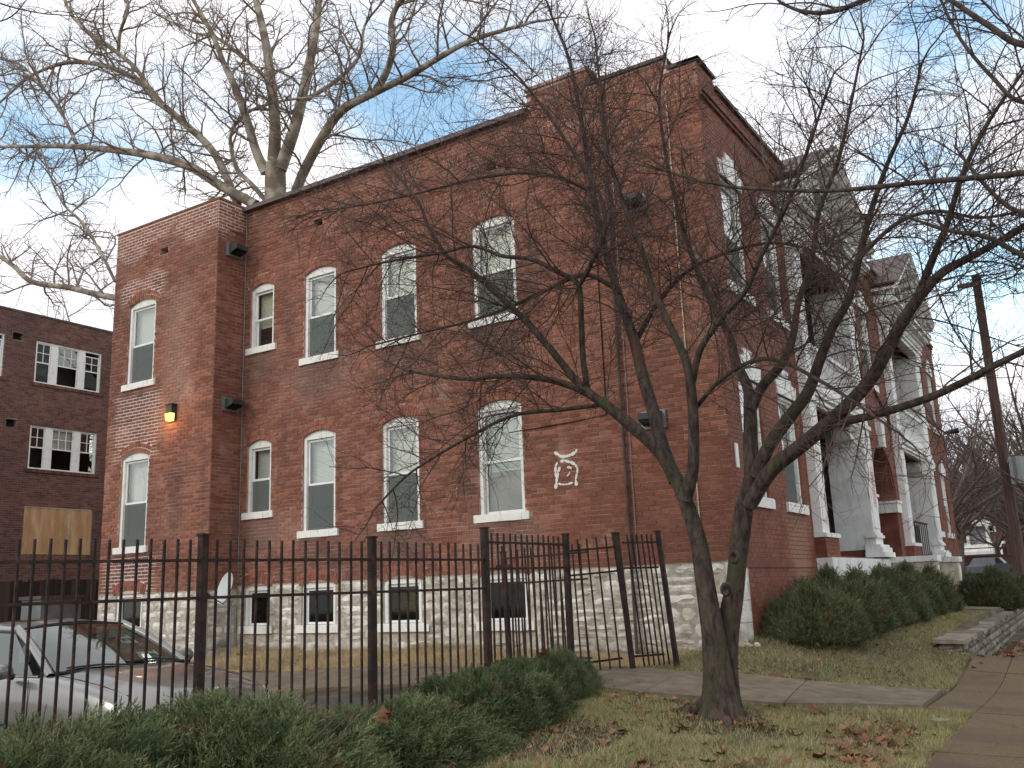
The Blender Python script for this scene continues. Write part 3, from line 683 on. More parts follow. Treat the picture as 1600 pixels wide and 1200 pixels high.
for a, b in WY + [(22.5, 23.5)]:
    for o in fac_ops:
        if o['s0'] == a and o['s1'] == b:
            wf = window(FE, o, bld, sill=.16, sillw=.1)
            m_ = (a + b) / 2; zt = o['zt']; q = MB()
            poly = [(a - .02, zt), (b + .02, zt), (b + .10, zt + .24), (b - .16, zt + .24), (b - .16, zt + .33), (m_ + .17, zt + .33), (m_ + .21, zt + .46), (m_ - .21, zt + .46), (m_ - .17, zt + .33), (a + .16, zt + .33), (a + .16, zt + .24), (a - .10, zt + .24)]
            FE.prism(q, poly, -.05, .03); q.build('lintel', M_wtrim, wf)
q = MB(); FE.box(q, 13.5, 33.42, -.3, .06, 7.765, 7.83); FE.box(q, YS - .05, 13.5, -.3, .05, 7.945, 8.0); q.build('coping', M_tin, bld)
q = MB(); FE.box(q, YS - .02, 33.42, 0, .05, 7.36, 7.42); FE.box(q, YS - .02, 33.42, 0, .08, 7.425, 7.48); q.build('corbel_course', M_fbrick, bld)
q = MB(); FE.box(q, YS + .05, 16.6, .001, .02, .20, .29); q.build('belt_course', M_fbrick, bld)

# porches
def porch(y0, y1, mirror):
    """pilaster at y0 (0.45 wide), pier at y1; outer = away from the middle arch"""
    ym = (y0 + y1) / 2; F = FE; PX = .16
    # inner room
    q = MB(); d1 = -.82
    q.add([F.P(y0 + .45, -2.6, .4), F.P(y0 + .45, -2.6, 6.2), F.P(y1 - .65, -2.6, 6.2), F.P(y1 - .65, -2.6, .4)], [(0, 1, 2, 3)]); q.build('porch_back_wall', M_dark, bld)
    q = MB(); F.box(q, y0 + .45, y1 - .65, -2.6, .0, 3.15, 3.52); F.box(q, y0 + .45, y1 - .65, -2.6, -.002, 6.2, 6.3); F.box(q, y0 + .45, y1 - .65, -2.6, -.002, .33, .40); q.build('porch_floor', M_wtrim, bld)
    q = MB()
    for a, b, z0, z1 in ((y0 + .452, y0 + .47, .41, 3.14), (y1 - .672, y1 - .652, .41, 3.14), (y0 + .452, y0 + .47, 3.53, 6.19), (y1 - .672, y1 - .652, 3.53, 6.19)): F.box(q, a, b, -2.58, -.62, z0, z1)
    q.build('porch_side_wall', M_dark, bld, kind='stuff')  # walls coloured near-black so the deep porch recess looks shaded
    for nm, a, b in (('pilaster', y0, y0 + .45), ('pier', y1 - .65, y1)):
        inner = b if a == y0 else a
        q = MB(); F.box(q, a + .002, b - .002, -.02, PX, .79 if nm == 'pilaster' else .55, 6.25)
        if nm == 'pier': F.box(q, a - .012, a + .012, -.62, PX - .01, .56, 3.14); F.box(q, a - .012, a + .012, -.62, PX - .01, 3.56, 6.2)
        F.box(q, a + .08, b - .08, PX, PX + .02, 1.0, 2.95); F.box(q, a - .02, b + .02, .0, PX + .05, 3.12, 3.2); F.box(q, a - .03, b + .03, 0, PX + .06, 6.0, 6.24)
        p = q.build(nm, M_wtrim, bld)
        q = MB()
        if nm == 'pilaster':
            F.box(q, a - .02, b + .52, -.3, PX + .06, .71, .785); q.build('cap_stone', M_wtrim, p)
            br = MB()
            for r in range(5):
                zz = .37 + r * .068; s = a
                while s < b + .48:
                    e = min(s + .2, b + .48); F.box(br, s, e - .01, -.25, PX + .03 + random.uniform(0, .005), zz, zz + .058, random.random()); 
                    s += .21 if (r % 2 == 0 or s > a) else .1
            br.build('brick_pedestal', M_fbrick, p, kind='stuff')
            bk = MB(); F.box(bk, a + .005, b + .465, -.25, PX + .022, .37, .71); bk.build('pedestal_core', M_fmortar, p)
        else:
            for k, (e, z0, z1) in enumerate(((.03, .86, .91), (.06, .80, .858), (.02, .66, .798), (.12, .60, .658), (.16, .50, .598), (.2, .40, .498))): F.box(q, a - e, b + e, -.02 if k else -.01, PX + e, z0, z1)
            q.build('base_moulding', M_wtrim, p)
    # entablature + balcony beam + rail
    q = MB(); F.box(q, y0 + .45, y1 - .65, -.2, .10, 3.12, 3.50); F.box(q, y0 + .45, y1 - .65, .10, .15, 3.18, 3.24); F.box(q, y0 + .45, y1 - .65, .10, .19, 3.28, 3.33); F.box(q, y0 + .45, y1 - .65, .10, .17, 3.40, 3.46); q.build('balcony_beam', M_wtrim, bld)
    q = MB(); F.box(q, y0 + .452, y1 - .652, .04, .11, 4.24, 4.32); F.box(q, y0 + .452, y1 - .652, .04, .10, 3.52, 3.60)
    F.box(q, y0 + .452, y1 - .652, .02, .04, 3.6, 3.82)
    n = 34
    for k in range(n):
        s = y0 + .47 + (y1 - y0 - 1.12 - .06) * k / (n - 1); F.box(q, s, s + .022, .055, .085, 3.60, 4.24)
    for zz in (3.75, 3.9, 4.05): F.box(q, y0 + .455, y1 - .655, .05, .056, zz, zz + .012)
    q.build('balcony_rail', M_wtrim, bld)
    # corner bracket at the head of the lower opening
    for s, sg in ((y1 - .665, -1),):
        q = MB(); F.prism(q, [(s, 3.12), (s + sg * .34, 3.12), (s + sg * .34, 2.98), (s + sg * .26, 2.86), (s, 2.80)], -.40, -.02); q.build('bracket', M_wtrim, bld)
        q = MB(); F.box(q, s + sg * .40, s + .0, -.46, .02, 3.06, 3.118); q.build('bracket_cap', M_wtrim, bld)
    # gable
    gy0, gy1 = ym - 2.68, ym + 2.68; zc, za = 7.2, 8.74; out = .62; q = MB()
    F.box(q, y0 - .05, y1 + .05, .0, .22, 6.25, 6.62)
    F.box(q, y0 - .08, y1 + .08, .0, .27, 6.36, 6.42); F.box(q, y0 - .12, y1 + .12, .0, .34, 6.62, 6.70)
    F.box(q, gy0 + .15, gy1 - .15, .0, .48, 6.70, 6.80)
    F.box(q, gy0 + .06, gy1 - .06, .0, .56, 6.80, 6.87)
    q.build('entablature', M_wtrim, bld)
    q = MB(); s = y0
    while s < y1 - .05: F.box(q, s, s + .085, .22, .30, 6.47, 6.60); s += .17
    q.build('dentils', M_wtrim, bld, kind='stuff')
    q = MB(); F.prism(q, [(gy0 + .2, 6.87), (gy1 - .2, 6.87), (gy1 - .2, zc - .12), (ym, za - .2), (gy0 + .2, zc - .12)], -.02, .16)
    ty = q.build('pediment', M_wtrim, bld)
    q = MB()
    for k in range(15):
        s = gy0 + .35 + (gy1 - gy0 - .7) * k / 14; zt = zc - .15 + (za - zc) * (1 - abs(s - ym) / 2.68) - .18
        if zt > 7.0: F.box(q, s - .02, s + .02, .16, .19, 6.9, zt)
    q.build('vertical_batten', M_wtrim, ty, kind='stuff')
    q = MB(); F.box(q, ym - .35, ym + .35, .16, .2, 7.15, 7.9); F.box(q, ym - .28, ym + .28, .2, .21, 7.2, 7.85); q.build('gable_louvre', M_dgrey, ty)
    for sg in (-1, 1):
        e = gy0 if sg < 0 else gy1
        q = MB(); L_ = [(e, zc - .12), (ym, za - .16), (ym, za - .02), (e, zc + .02)]
        F.prism(q, L_, out - .05, out); F.prism(q, [(e + sg * .03, zc - .02), (ym, za - .045), (ym, za + .0), (e + sg * .03, zc + .035)], out, out + .05)
        r = q.build('rake_board', M_wtrim, bld)
        q = MB(); F.prism(q, [(e, zc - .10), (ym, za - .14), (ym, za - .08), (e, zc - .04)], .0, out - .05); q.build('soffit', M_wtrim, r)
        q = MB()
        for k in range(9):
            t = (k + .5) / 9; s = e + (ym - e) * t; z = zc - .1 + (za - zc - .04) * t; F.box(q, s - .05, s + .05, .17, out - .1, z - .14, z - .005 - .0)
        q.build('modillions', M_wtrim, r, kind='stuff')
        q = MB(); F.prism(q, [(e + sg * .04, zc + .037), (ym, za + .002), (ym, za + .06), (e + sg * .04, zc + .09)], -2.2, out + .06); q.build('gable_roof', M_tin, r)
    q = MB(); F.prism(q, [(gy0 + .1, 7.0), (gy1 - .1, 7.0), (gy1 - .1, zc), (ym, za - .1), (gy0 + .1, zc)], -2.0, -.03); q.build('gable_wall', M_fbrick, bld)
    # hanging end caps
    # stone plinth
    q = MB(); n = 5
    for k in range(n):
        a = y0 - .02 + (y1 - y0 + .3) * k / n; q2 = MB(); F.box(q2, a, a + (y1 - y0 + .3) / n - .012, -.1, .28 + random.uniform(-.01, .01), .05, .36); q2.build('plinth_stone', M_wtrim, bld)
        q2 = MB(); F.box(q2, a, a + (y1 - y0 + .3) / n - .012, -.1, .26 + random.uniform(-.01, .01), -.85, .04); q2.build('plinth_stone', M_palestone, bld)
porch(16.65, 21.30, 0)
porch(24.70, 29.35, 1)
# arched entry : imposts, keystone, door, steps, cheek walls
q = MB()
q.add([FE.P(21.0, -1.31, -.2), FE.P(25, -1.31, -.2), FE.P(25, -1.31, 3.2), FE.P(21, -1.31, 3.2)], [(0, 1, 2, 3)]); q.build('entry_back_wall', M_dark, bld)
q = MB(); FE.box(q, 21.9, 24.1, -1.3, -.02, -.2, -.12); q.build('entry_floor', M_conc, bld)
for s0, s1 in ((21.42, 21.94), (24.06, 24.58)):
    q = MB(); FE.box(q, s0, s1, -.5, .05, 1.50, 1.72); FE.box(q, s0 - .03, s1 + .03, -.52, .08, 1.725, 1.78); q.build('impost_block', M_wtrim, bld)
q = MB(); FE.prism(q, [(22.88, 2.95), (23.12, 2.95), (23.20, 3.55), (22.80, 3.55)], -.05, .14); FE.box(q, 22.76, 23.24, -.05, .2, 3.56, 3.64); q.build('keystone', M_wtrim, bld)
q = MB()
for (a, z0), (b, z1) in (((21.6, 3.5), (21.6, 3.9)), ((21.6, 3.9), (23, 4.35)), ((24.4, 3.9), (23, 4.35)), ((24.4, 3.5), (24.4, 3.9))):
    FE.prism(q, [(a - .03, z0), (a + .03, z0 - .0), (b + .03, z1), (b - .03, z1)] if a == b else [(a, z0 - .03), (b, z1 - .03), (b, z1 + .03), (a, z0 + .03)], 0, .06)
q.build('hood_moulding', M_fbrick, bld)
for k in range(4):
    q = MB(); FE.box(q, 21.9, 24.1, .0, .3 * (4 - k), -.9 + k * .2, -.905 + (k + 1) * .2); q.build('entry_step', M_conc, bld)
for s in (21.35, 24.35):
    q = MB(); FE.box(q, s, s + .42, .0, 1.15, -.95, .28); w_ = q.build('cheek_wall', M_palestone, bld)
    q = MB(); FE.box(q, s - .04, s + .46, .0, 1.2, .283, .40); q.build('cap_stone', M_wtrim, w_)
    q = MB(); FE.box(q, s + .08, s + .34, 1.152, 1.17, -.8, .2); q.build('panel', M_wtrim, w_)
q = MB()
for k in range(8): FE.box(q, 25.5 + k * .28, 25.52 + k * .28, .08, .10, .40, 1.32)
FE.box(q, 25.45, 27.6, .07, .11, 1.32, 1.36); FE.box(q, 25.45, 27.6, .075, .105, .44, .47)
q.build('porch_railing', M_iron, bld)
q = MB(); FE.box(q, 25.42, 27.3, -.08, -.06, .42, 1.3); q.build('railing_screen', M_dgrey, bld)
# pink notice on the pier, house number on side
q = MB(); FE.box(q, 20.86, 21.12, .182, .186, 1.45, 2.30); q.build('paper_notice', mat('notice_paper', (.62, .45, .42), (.70, .55, .52), 30, .8), bld)
q = MB()
for k in range(11):
    zz = 1.52 + k * .065; FE.box(q, 20.89, 21.09 - random.uniform(0, .07), .1862, .1872, zz, zz + .018)
q.build('printed_lines', mat('print_ink', (.35, .2, .2), (.4, .22, .22), 4), bld)
q = MB(); FE.box(q, 12.93, 13.05, .01, .03, 1.6, 1.95); q.build('meter_tag', M_wtrim, bld)
# painted emblem on the side wall: dashed white strokes (lid line, house-shaped outline, small hook)
def stroke(mb, pts, w=.034, gap=.35, n=None):
    for (a, b) in zip(pts, pts[1:]):
        a = np.array(a); b = np.array(b); L_ = np.linalg.norm(b - a); k = max(1, int(L_ / .055)); t = (b - a) / L_; nn = np.array([-t[1], t[0]])
        for i in range(k):
            if random.random() < .04: continue
            c = a + (b - a) * (i + .5) / k + nn * random.uniform(-.006, .006); h = L_ / k * .62; ww = w * random.uniform(.55, .95)
            SF.prism(mb, [(c[0] + math.cos(u) * h * random.uniform(.8, 1.1) * t[0] - math.sin(u) * ww * nn[0] * -1, c[1] + math.cos(u) * h * t[1] + math.sin(u) * ww * nn[1]) for u in np.arange(6) * math.pi / 3], .002, .012 + random.uniform(0, .006))
q = MB()
def mk(px, py): p = at(px, py, YS); return (p[0], p[2])
S_ = 1 / 6
def cpx(x, y): return mk(860 + x * S_, 690 + y * S_)
stroke(q, [cpx(38, 105), cpx(80, 125), cpx(110, 143)], .04); stroke(q, [cpx(100, 140), cpx(150, 140), cpx(195, 125), cpx(235, 100), cpx(250, 72)], .036)
stroke(q, [cpx(70, 195), cpx(52, 235), cpx(50, 290), cpx(62, 340), cpx(58, 420)], .030); stroke(q, [cpx(95, 190), cpx(140, 178), cpx(190, 188), cpx(235, 212), cpx(258, 245), cpx(255, 300), cpx(240, 360), cpx(252, 405)], .030)
stroke(q, [cpx(98, 240), cpx(76, 290), cpx(68, 350)], .03); stroke(q, [cpx(75, 395), cpx(110, 404), cpx(170, 402), cpx(215, 388)], .026)
stroke(q, [cpx(160, 240), cpx(190, 240), cpx(196, 258)], .036); stroke(q, [cpx(180, 285), cpx(182, 305), cpx(162, 330)], .018)
for c in ((58, 412), (248, 398), (56, 425)):
    c = cpx(*c); SF.prism(q, [(c[0] + .032 * math.cos(u), c[1] + .032 * math.sin(u)) for u in np.arange(8) * math.pi / 4], .002, .020 + .002 * random.random())
q.build('painted_emblem', M_litter, bld, kind='stuff')
# downpipe, conduit
q = MB(); q.tube([(-6.12, YS - .06, 8.1), (-6.12, YS - .06, 5.0), (-6.12, YS - .06, .5), (-6.12, YS - .06, -.95)], .024, 8); q.build('downpipe', M_tin, bld, True)
q = MB(); q.tube([(-6.03, YS - .03, 8.1), (-6.03, YS - .03, -.9)], .006, 5); q.build('cable', M_grey, bld, True)
q = MB(); q.tube([(-5.02, YS - .03, 7.6), (-5.03, YS - .03, 3.6), (-5.02, YS - .03, .3)], .010, 6); q.build('conduit', M_palestone, bld, True)
q = MB(); q.tube([(XW + .03, YS - .02, 8.0), (XW + .03, YS - .02, .35)], .010, 5); q.build('cable', M_grey, bld, True)
q = MB(); q.tube([(-8.2, YS - .02, 2.53), (-7.0, YS - .02, 2.56), (-6.4, YS - .02, 2.6), (-6.4, YS - .02, 5.6)], .009, 5); q.build('cable', M_iron, bld, True)

# lamps on walls
def flood(loc, face, label):
    e = empty('wall_floodlight', loc, label, 'lamp', 'floodlights mounted on the brick walls'); x, y, z = loc
    n = Vector((1, 0, 0)) if face == 'e' else Vector((0, -1, 0)); t = Vector((0, 1, 0)) if face == 'e' else Vector((1, 0, 0)); p = Vector(loc)
    def bx(mb, a0, a1, d0, d1, z0, z1, z2=None):
        mb.hexa([tuple(p + t * a + n * d + Vector((0, 0, zz))) for a, d, zz in ((a0, d0, z0), (a1, d0, z0), (a1, d1, z2 if z2 is not None else z0), (a0, d1, z2 if z2 is not None else z0), (a0, d0, z1), (a1, d0, z1), (a1, d1, z1 - .04), (a0, d1, z1 - .04))])
    q = MB(); bx(q, -.2, .2, 0, .04, -.14, .14); q.build('back_plate', M_grey, e)
    q = MB(); bx(q, -.15, .15, .04, .26, -.10, .11, -.02); q.build('housing', M_dgrey, e)
    q = MB(); bx(q, -.12, .12, .08, .24, -.105, -.05, -.03); q.build('lens', M_dglass, e)
flood((XW + .012, 12.47, 7.08), 'e', 'square dark floodlight under the parapet on the side of the projecting wing')
flood((XW + .012, 12.47, 3.84), 'e', 'square dark floodlight at mid height on the side of the projecting wing')
flood((-5.68, YS - .012, 5.88), 's', 'grey floodlight high on the brick side wall right of the upper windows')
flood((-5.62, YS - .012, 2.42), 's', 'grey floodlight behind the tree beside the dark downpipe')
e = empty('wall_lantern', (-15.77, YW, 3.62), 'small glowing amber wall lantern between the storeys of the wing', 'lamp')
q = MB(); q.box(-15.86, -15.68, YW - .13, YW, 3.76, 3.93); q.box(-15.88, -15.66, YW - .15, YW, 3.93, 3.95); q.box(-15.86, -15.68, YW - .05, YW - .001, 3.60, 3.76); q.build('lamp_housing', M_dgrey, e)
q = MB(); q.hexa([(-15.85, YW - .14, 3.62), (-15.69, YW - .14, 3.62), (-15.69, YW - .052, 3.60), (-15.85, YW - .052, 3.60), (-15.86, YW - .15, 3.755), (-15.68, YW - .15, 3.755), (-15.68, YW - .052, 3.755), (-15.86, YW - .052, 3.755)]); q.build('lamp_lens', M_lamp, e)
pl = bpy.data.lights.new('lantern_light', 'POINT'); pl.energy = 9; pl.color = (1, .55, .2); pl.shadow_soft_size = .08; plo = bpy.data.objects.new('lantern_light', pl); C.objects.link(plo); plo.location = (-15.77, YW - .28, 3.62)
# satellite dish
dx, dy = -14.02, 12.15; gz = h1(dx, dy)
e = empty('satellite_dish', (dx, dy, gz), 'grey satellite dish on a thin pole standing by the wing corner', 'satellite dish')
q = MB(); q.tube([(dx, dy, gz - .1), (dx, dy, .02)], .022, 8); q.build('pole', M_grey, e, True)
q = MB(); nrm = Vector((-.75, -.55, .35)).normalized(); nrm = Vector((-.2, -.93, .28)).normalized(); u = nrm.cross(Vector((0, 0, 1))).normalized(); v = u.cross(nrm); cen = Vector((dx, dy, .22)) + nrm * .08; V = [tuple(cen)]; Fs = []
for ri, rr in enumerate((.1, .2, .3)):
    for k in range(20): a = k * math.pi / 10; V.append(tuple(cen + u * (rr * .85 * math.cos(a)) + v * (rr * math.sin(a)) + nrm * (rr * rr * .7)))
Fs += [(0, 1 + k, 1 + (k + 1) % 20) for k in range(20)]
for ri in range(2): Fs += [(1 + ri * 20 + k, 21 + ri * 20 + k, 21 + ri * 20 + (k + 1) % 20, 1 + ri * 20 + (k + 1) % 20) for k in range(20)]
q.add(V, Fs); q.build('reflector', M_dish, e, True)
q = MB(); q.tube([tuple(cen - v * .28), tuple(cen - v * .22 + nrm * .34)], .012, 6); q.tube([tuple(cen - v * .22 + nrm * .30), tuple(cen - v * .18 + nrm * .40)], .03, 8, cap=True); q.build('feed_arm', M_dgrey, e, True)

# ================================================================== neighbour building
NX = -29.0; NF = Face('east', NX)
nb = empty('neighbour_building', (NX - 5, 20, -1.2), 'dark brown brick flat-roofed building at far left with multi-pane windows and boarded opening', 'building')
nops = []
for (a, b) in ((16.75, 19.12), (12.4, 15.70)):
    for z0, z1 in ((7.22, 8.62), (4.40, 5.82)): nops.append(O(a, b, z0, z1, 0, 0, .15))
    nops.append(O(a, b, 1.70, 3.20, 0, 0, .1))
for z in (8.5, 5.66): nops.append(O(15.95, 16.3, z, z + .25, 0, 0, .2))
wn = wall_mesh(NF, 8, 32, -1.8, [(8, 9.42)], nops).build('wall', M_dmortar, nb)
brick_mass(NF, [b for b in bricks(NF, 13.5, 24, -.4, [(8, 9.42)], nops, prot=.008)], 'brickwork', M_dbrick, wn)
q = MB(); NF.box(q, 8, 32, -.3, .04, 9.425, 9.5); q.build('coping', M_tin, nb)
q = MB(); q.add([(NX, 8, -1.8), (NX - 14, 8, -1.8), (NX - 14, 8, 9.4), (NX, 8, 9.4)], [(0, 1, 2, 3)]); q.add([(NX - 14, 8, 9.3), (NX, 8, 9.3), (NX, 32, 9.3), (NX - 14, 32, 9.3)], [(0, 1, 2, 3)]); q.build('roof_and_end_wall', M_dbrick, nb)
for o in nops:
    a, b, z0, z1 = o['s0'], o['s1'], o['z0'], o['zt']
    if b - a < 1:
        q = MB(); NF.box(q, a, b, -.2, -.19, z0, z1); q.build('vent', M_dark, nb); continue
    if z0 < 2:
        for k, (p, r) in enumerate(((a, a + (b - a) * .645), (a + (b - a) * .66, b))):
            q = MB(); NF.box(q, p + .01, r - .005, -.05, -.03, z0 + .01, z1 - .01); q.build('plywood_sheet', M_ply, nb)
        q = MB(); NF.box(q, a + (b - a) * .645, a + (b - a) * .66, -.05, -.02, z0, z1); q.build('batten', M_palestone, nb); continue
    q = MB(); cs = [a, a + (b - a) * .28, a + (b - a) * .70, b] if b < 19.5 else [a, b]
    for i, c in enumerate(cs):
        w2 = .12 if 0 < i < 3 else .05
        lo, hi = max(a, c - w2), min(b, c + w2); NF.box(q, lo + .002, hi - .002, -.12, -.03, z0 + .002, z1 - .002)
    NF.box(q, a + .05, b - .05, -.12, -.032, z1 - .05, z1 - .003); NF.box(q, a + .05, b - .05, -.12, -.032, z0 + .003, z0 + .05)
    wn_ = q.build('window', M_white, nb)
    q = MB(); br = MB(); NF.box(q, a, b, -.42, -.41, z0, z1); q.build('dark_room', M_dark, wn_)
    cs2 = [(a + .05, cs[1] - .12), (cs[1] + .12, cs[2] - .12), (cs[2] + .12, b - .05)]
    for i, (p, r) in enumerate(cs2):
        zm = (z0 + z1) / 2; top_open = (i == 2 and z0 > 7); q = MB()
        zt = z1 - .05 - (.12 if top_open else 0)
        NF.box(q, p, p + .035, -.10, -.065, z0 + .05, zt); NF.box(q, r - .035, r, -.10, -.065, z0 + .05, zt); NF.box(q, p + .035, r - .035, -.10, -.066, zm - .02, zm + .02); NF.box(q, p + .035, r - .035, -.10, -.066, zt - .035, zt)
        nv = 3 if i == 1 else 2
        for k in range(1, nv): c = p + (r - p) * k / nv; NF.box(q, c - .01, c + .01, -.095, -.067, zm + .02, zt - .035)
        c = (zm + zt) / 2; NF.box(q, p + .035, r - .035, -.094, -.068, c - .01, c + .01); q.build('sash', M_white, wn_)
        q = MB(); NF.box(q, p + .03, r - .03, -.084, -.08, zm + .02, zt - .03); q.build('pane', M_glass if i == 1 or z0 < 7 else M_dglass, wn_)
        if not (i == 1 and z0 > 7) and not (i == 0 and z0 < 7):
            q = MB(); NF.box(q, p + .03, r - .03, -.084, -.08, z0 + .05, zm - .02); q.build('pane', M_dglass, wn_)
        if i == 1 and z0 < 7 or i == 0 and z0 > 7:
            q = MB(); NF.box(q, p + .02, r - .02, -.16, -.155, zm - (.4 if i == 0 else 0), zt); q.build('curtain', M_blind, wn_)
    q = MB(); s = a - .08
    while s < b + .08: NF.box(q, s, s + .06, -.05, .05, z0 - .11, z0 - .003, random.random()); s += .072
    q.build('sill_bricks', M_dbrick, wn_, kind='stuff')
# board fence and utility cabinet between the buildings
e = empty('board_fence', (-24, 15, -1.4), 'tall dark weathered wooden board fence between the two brick buildings', 'fence')
s = 9.0
while s < 17.2:
    w_ = random.uniform(.13, .15); q = MB(); q.box(-24, -23.975, s, s + w_, -1.5, .74 + random.uniform(-.03, .04)); q.build('board', M_wood, e); s += w_ + random.uniform(.006, .014)
q = MB(); q.box(-24.06, -24.0, 9, 17.2, .35, .45); q.box(-24.06, -24.0, 9, 17.2, -.9, -.8); q.build('rail', M_wood, e)
e = empty('utility_cabinet', (-21.5, 13.0, -1.4), 'pale grey utility cabinet standing before the wooden board fence', 'cabinet')
q = MB(); q.box(-21.9, -21.1, 12.75, 13.75, -1.4, .22); q.build('body', M_grey, e); q = MB(); q.box(-21.95, -21.05, 12.7, 13.8, .22, .30); q.build('lid', M_gutter, e)

# ================================================================== retaining wall
rw = empty('retaining_wall', (-2.3, 15, -1.4), 'low mossy stone retaining wall with flat capstones along the pavement', 'wall')
def rwx(y): return -2.09 - .024 * (y - 14.8)
class Slant:
    def P(s, a, d, z): return (rwx(a) + d, a, z)
    def box(f, mb, s0, s1, d0, d1, z0, z1, rnd=0.): Face.box(f, mb, s0, s1, d0, d1, z0, z1, rnd)
SLW = Slant()
q = MB(); y = 14.82
for k in range(16): SLW.box(q, 14.84 + k * 1.1, 14.84 + (k + 1) * 1.1, -.30, -.02, -1.6, -.945 + .008 * k)
q.build('core', M_rstone, rw)
for row in range(4):
    y = 14.8
    while y < 31:
        l = RNG.uniform(.22, .55); z0 = -1.44 + row * .125 + .006 * (y - 14.8); stone(SLW, y + .006, y + l - .006, z0 + .004, z0 + .12, .03, M_rstone, rw); y += l
EF = Face('south', 14.82)
for row, (z0, z1, dd, mm) in enumerate(((-1.44, -1.34, .05, M_palestone), (-1.335, -1.24, .0, M_palestone), (-1.235, -1.16, .03, M_rstone), (-1.155, -1.07, .06, M_palestone), (-1.065, -.97, -.02, M_rstone))):
    stone(EF, -2.42 + RNG.uniform(-.02, .03), -2.10 + RNG.uniform(-.02, .02), z0, z1, .035, mm, rw, dd)
    q = MB(); q.box(-2.42, -2.11, 14.80 - dd, 14.9, z0 + .01, z1 - .01); q.build('stone', mm, rw)
y = 14.74
while y < 31:
    l = RNG.uniform(.55, .95); q = MB(); dz = RNG.uniform(-.006, .006) + .007 * (y - 14.8); a, b = y + .006, y + l - .006
    x0, x1 = rwx(a), rwx(b); o1, o2, o3, o4 = RNG.uniform(-.02, .02, 4)
    q.hexa([(x0 - .38 + o1, a, -.945 + dz), (x0 + .04 + o2, a, -.955 + dz), (x1 + .04 + o3, b, -.955 + dz), (x1 - .38 + o4, b, -.945 + dz), (x0 - .38 + o1, a, -.885 + dz), (x0 + .03 + o2, a, -.905 + dz), (x1 + .03 + o3, b, -.90 + dz), (x1 - .38 + o4, b, -.885 + dz)])
    q.build('capstone', M_rstone, rw); y += l
ribbon('', [(-4.35, 21.95), (-2.5, 21.95)], [(-4.35, 24.05), (-2.5, 24.05)], M_conc, .03, 8, 6, .1).build('entrance_path', M_conc, None, False, 'structure')

# ================================================================== iron fence
FP = [(-6.71, 3.74), (-6.23, 5.10), (-5.87, 6.73), (-5.71, 8.35)]
def fence_run(e, p, q_, ztop0, ztop1, drop, npick, rails, tall=.09, pk=.0085, lean=0.):
    p = np.array(p); q_ = np.array(q_); t = q_ - p; L_ = np.linalg.norm(t); t /= L_
    for r in rails:
        m = MB(); a = (p[0], p[1], ztop0 - r); b = (q_[0], q_[1], ztop1 - r); nn = np.array([-t[1], t[0]]) * .014
        m.hexa([(a[0] - nn[0], a[1] - nn[1], a[2] - .012), (b[0] - nn[0], b[1] - nn[1], b[2] - .012), (b[0] + nn[0], b[1] + nn[1], b[2] - .012), (a[0] + nn[0], a[1] + nn[1], a[2] - .012),
                (a[0] - nn[0], a[1] - nn[1], a[2] + .012), (b[0] - nn[0], b[1] - nn[1], b[2] + .012), (b[0] + nn[0], b[1] + nn[1], b[2] + .012), (a[0] + nn[0], a[1] + nn[1], a[2] + .012)]); m.build('rail', M_iron, e)
    for k in range(1, npick + 1):
        f = k / (npick + 1); x, y = p + (q_ - p) * f; zt = ztop0 + (ztop1 - ztop0) * f + random.uniform(-.006, .006); s = pk; dx = random.uniform(-.006, .006)
        m = MB(); zb = zt - drop; lx = lean
        m.hexa([(x - s + lx, y - s, zb), (x + s + lx, y - s, zb), (x + s + lx, y + s, zb), (x - s + lx, y + s, zb), (x - s + dx, y - s, zt), (x + s + dx, y - s, zt), (x + s + dx, y + s, zt), (x - s + dx, y + s, zt)])
        m.build('picket', M_iron, e)
def post(e, x, y, z0, z1, s=.031, lean=(0, 0)):
    m = MB(); m.hexa([(x - s + lean[0], y - s + lean[1], z0), (x + s + lean[0], y - s + lean[1], z0), (x + s + lean[0], y + s + lean[1], z0), (x - s + lean[0], y + s + lean[1], z0), (x - s, y - s, z1), (x + s, y - s, z1), (x + s, y + s, z1), (x - s, y + s, z1)]); o = m.build('post', M_iron, e)
    m = MB(); m.box(x - s - .008, x + s + .008, y - s - .008, y + s + .008, z1 + .001, z1 + .018); m.build('post_cap', M_iron, o)
e = empty('iron_fence', (-6.2, 5.1, -1.4), 'long rusty black iron picket fence running behind the juniper hedge past the parked car', 'fence')
FPX = [(-7.45, 2.1)] + FP
for i in range(len(FPX) - 1):
    fence_run(e, FPX[i], FPX[i + 1], .50, .50, 1.78, 13 if i != 0 else 14, (.165, .46, 1.62))
for i in (1, 2, 3): post(e, *FPX[i] if i > 1 else FPX[i], -1.5, .53) if i != 1 else None
P3 = FP[3]
e2 = empty('tall_fence_panel', (-5.75, 9.4, -1.25), 'taller iron picket panel between the two thickest posts right of the long fence', 'fence')
post(e2, P3[0], P3[1], -1.4, .66, .033)
fence_run(e2, P3, (-5.86, 10.30), .62, .64, 1.7, 13, (.10, .38, 1.55))
post(e2, -5.86, 10.36, -1.3, .66, .033)
e3 = empty('gate_side_panel', (-5.6, 10.7, -1.1), 'short open iron picket panel between the fence corner post and the leaning gate posts', 'fence')
fence_run(e3, (-5.86, 10.40), (-5.42, 10.86), .60, .64, 1.66, 4, (.14, .44, 1.5), lean=.10)
post(e3, -5.47, 10.92, -1.1, .67, .02, (.17, 0)); post(e3, -5.40, 10.86, -1.15, .66, .028, (.15, -.05))
e4 = empty('iron_gate', (-5.2, 11.2, -1.0), 'ajar iron picket gate leaf leaning beside the last fence post', 'gate')
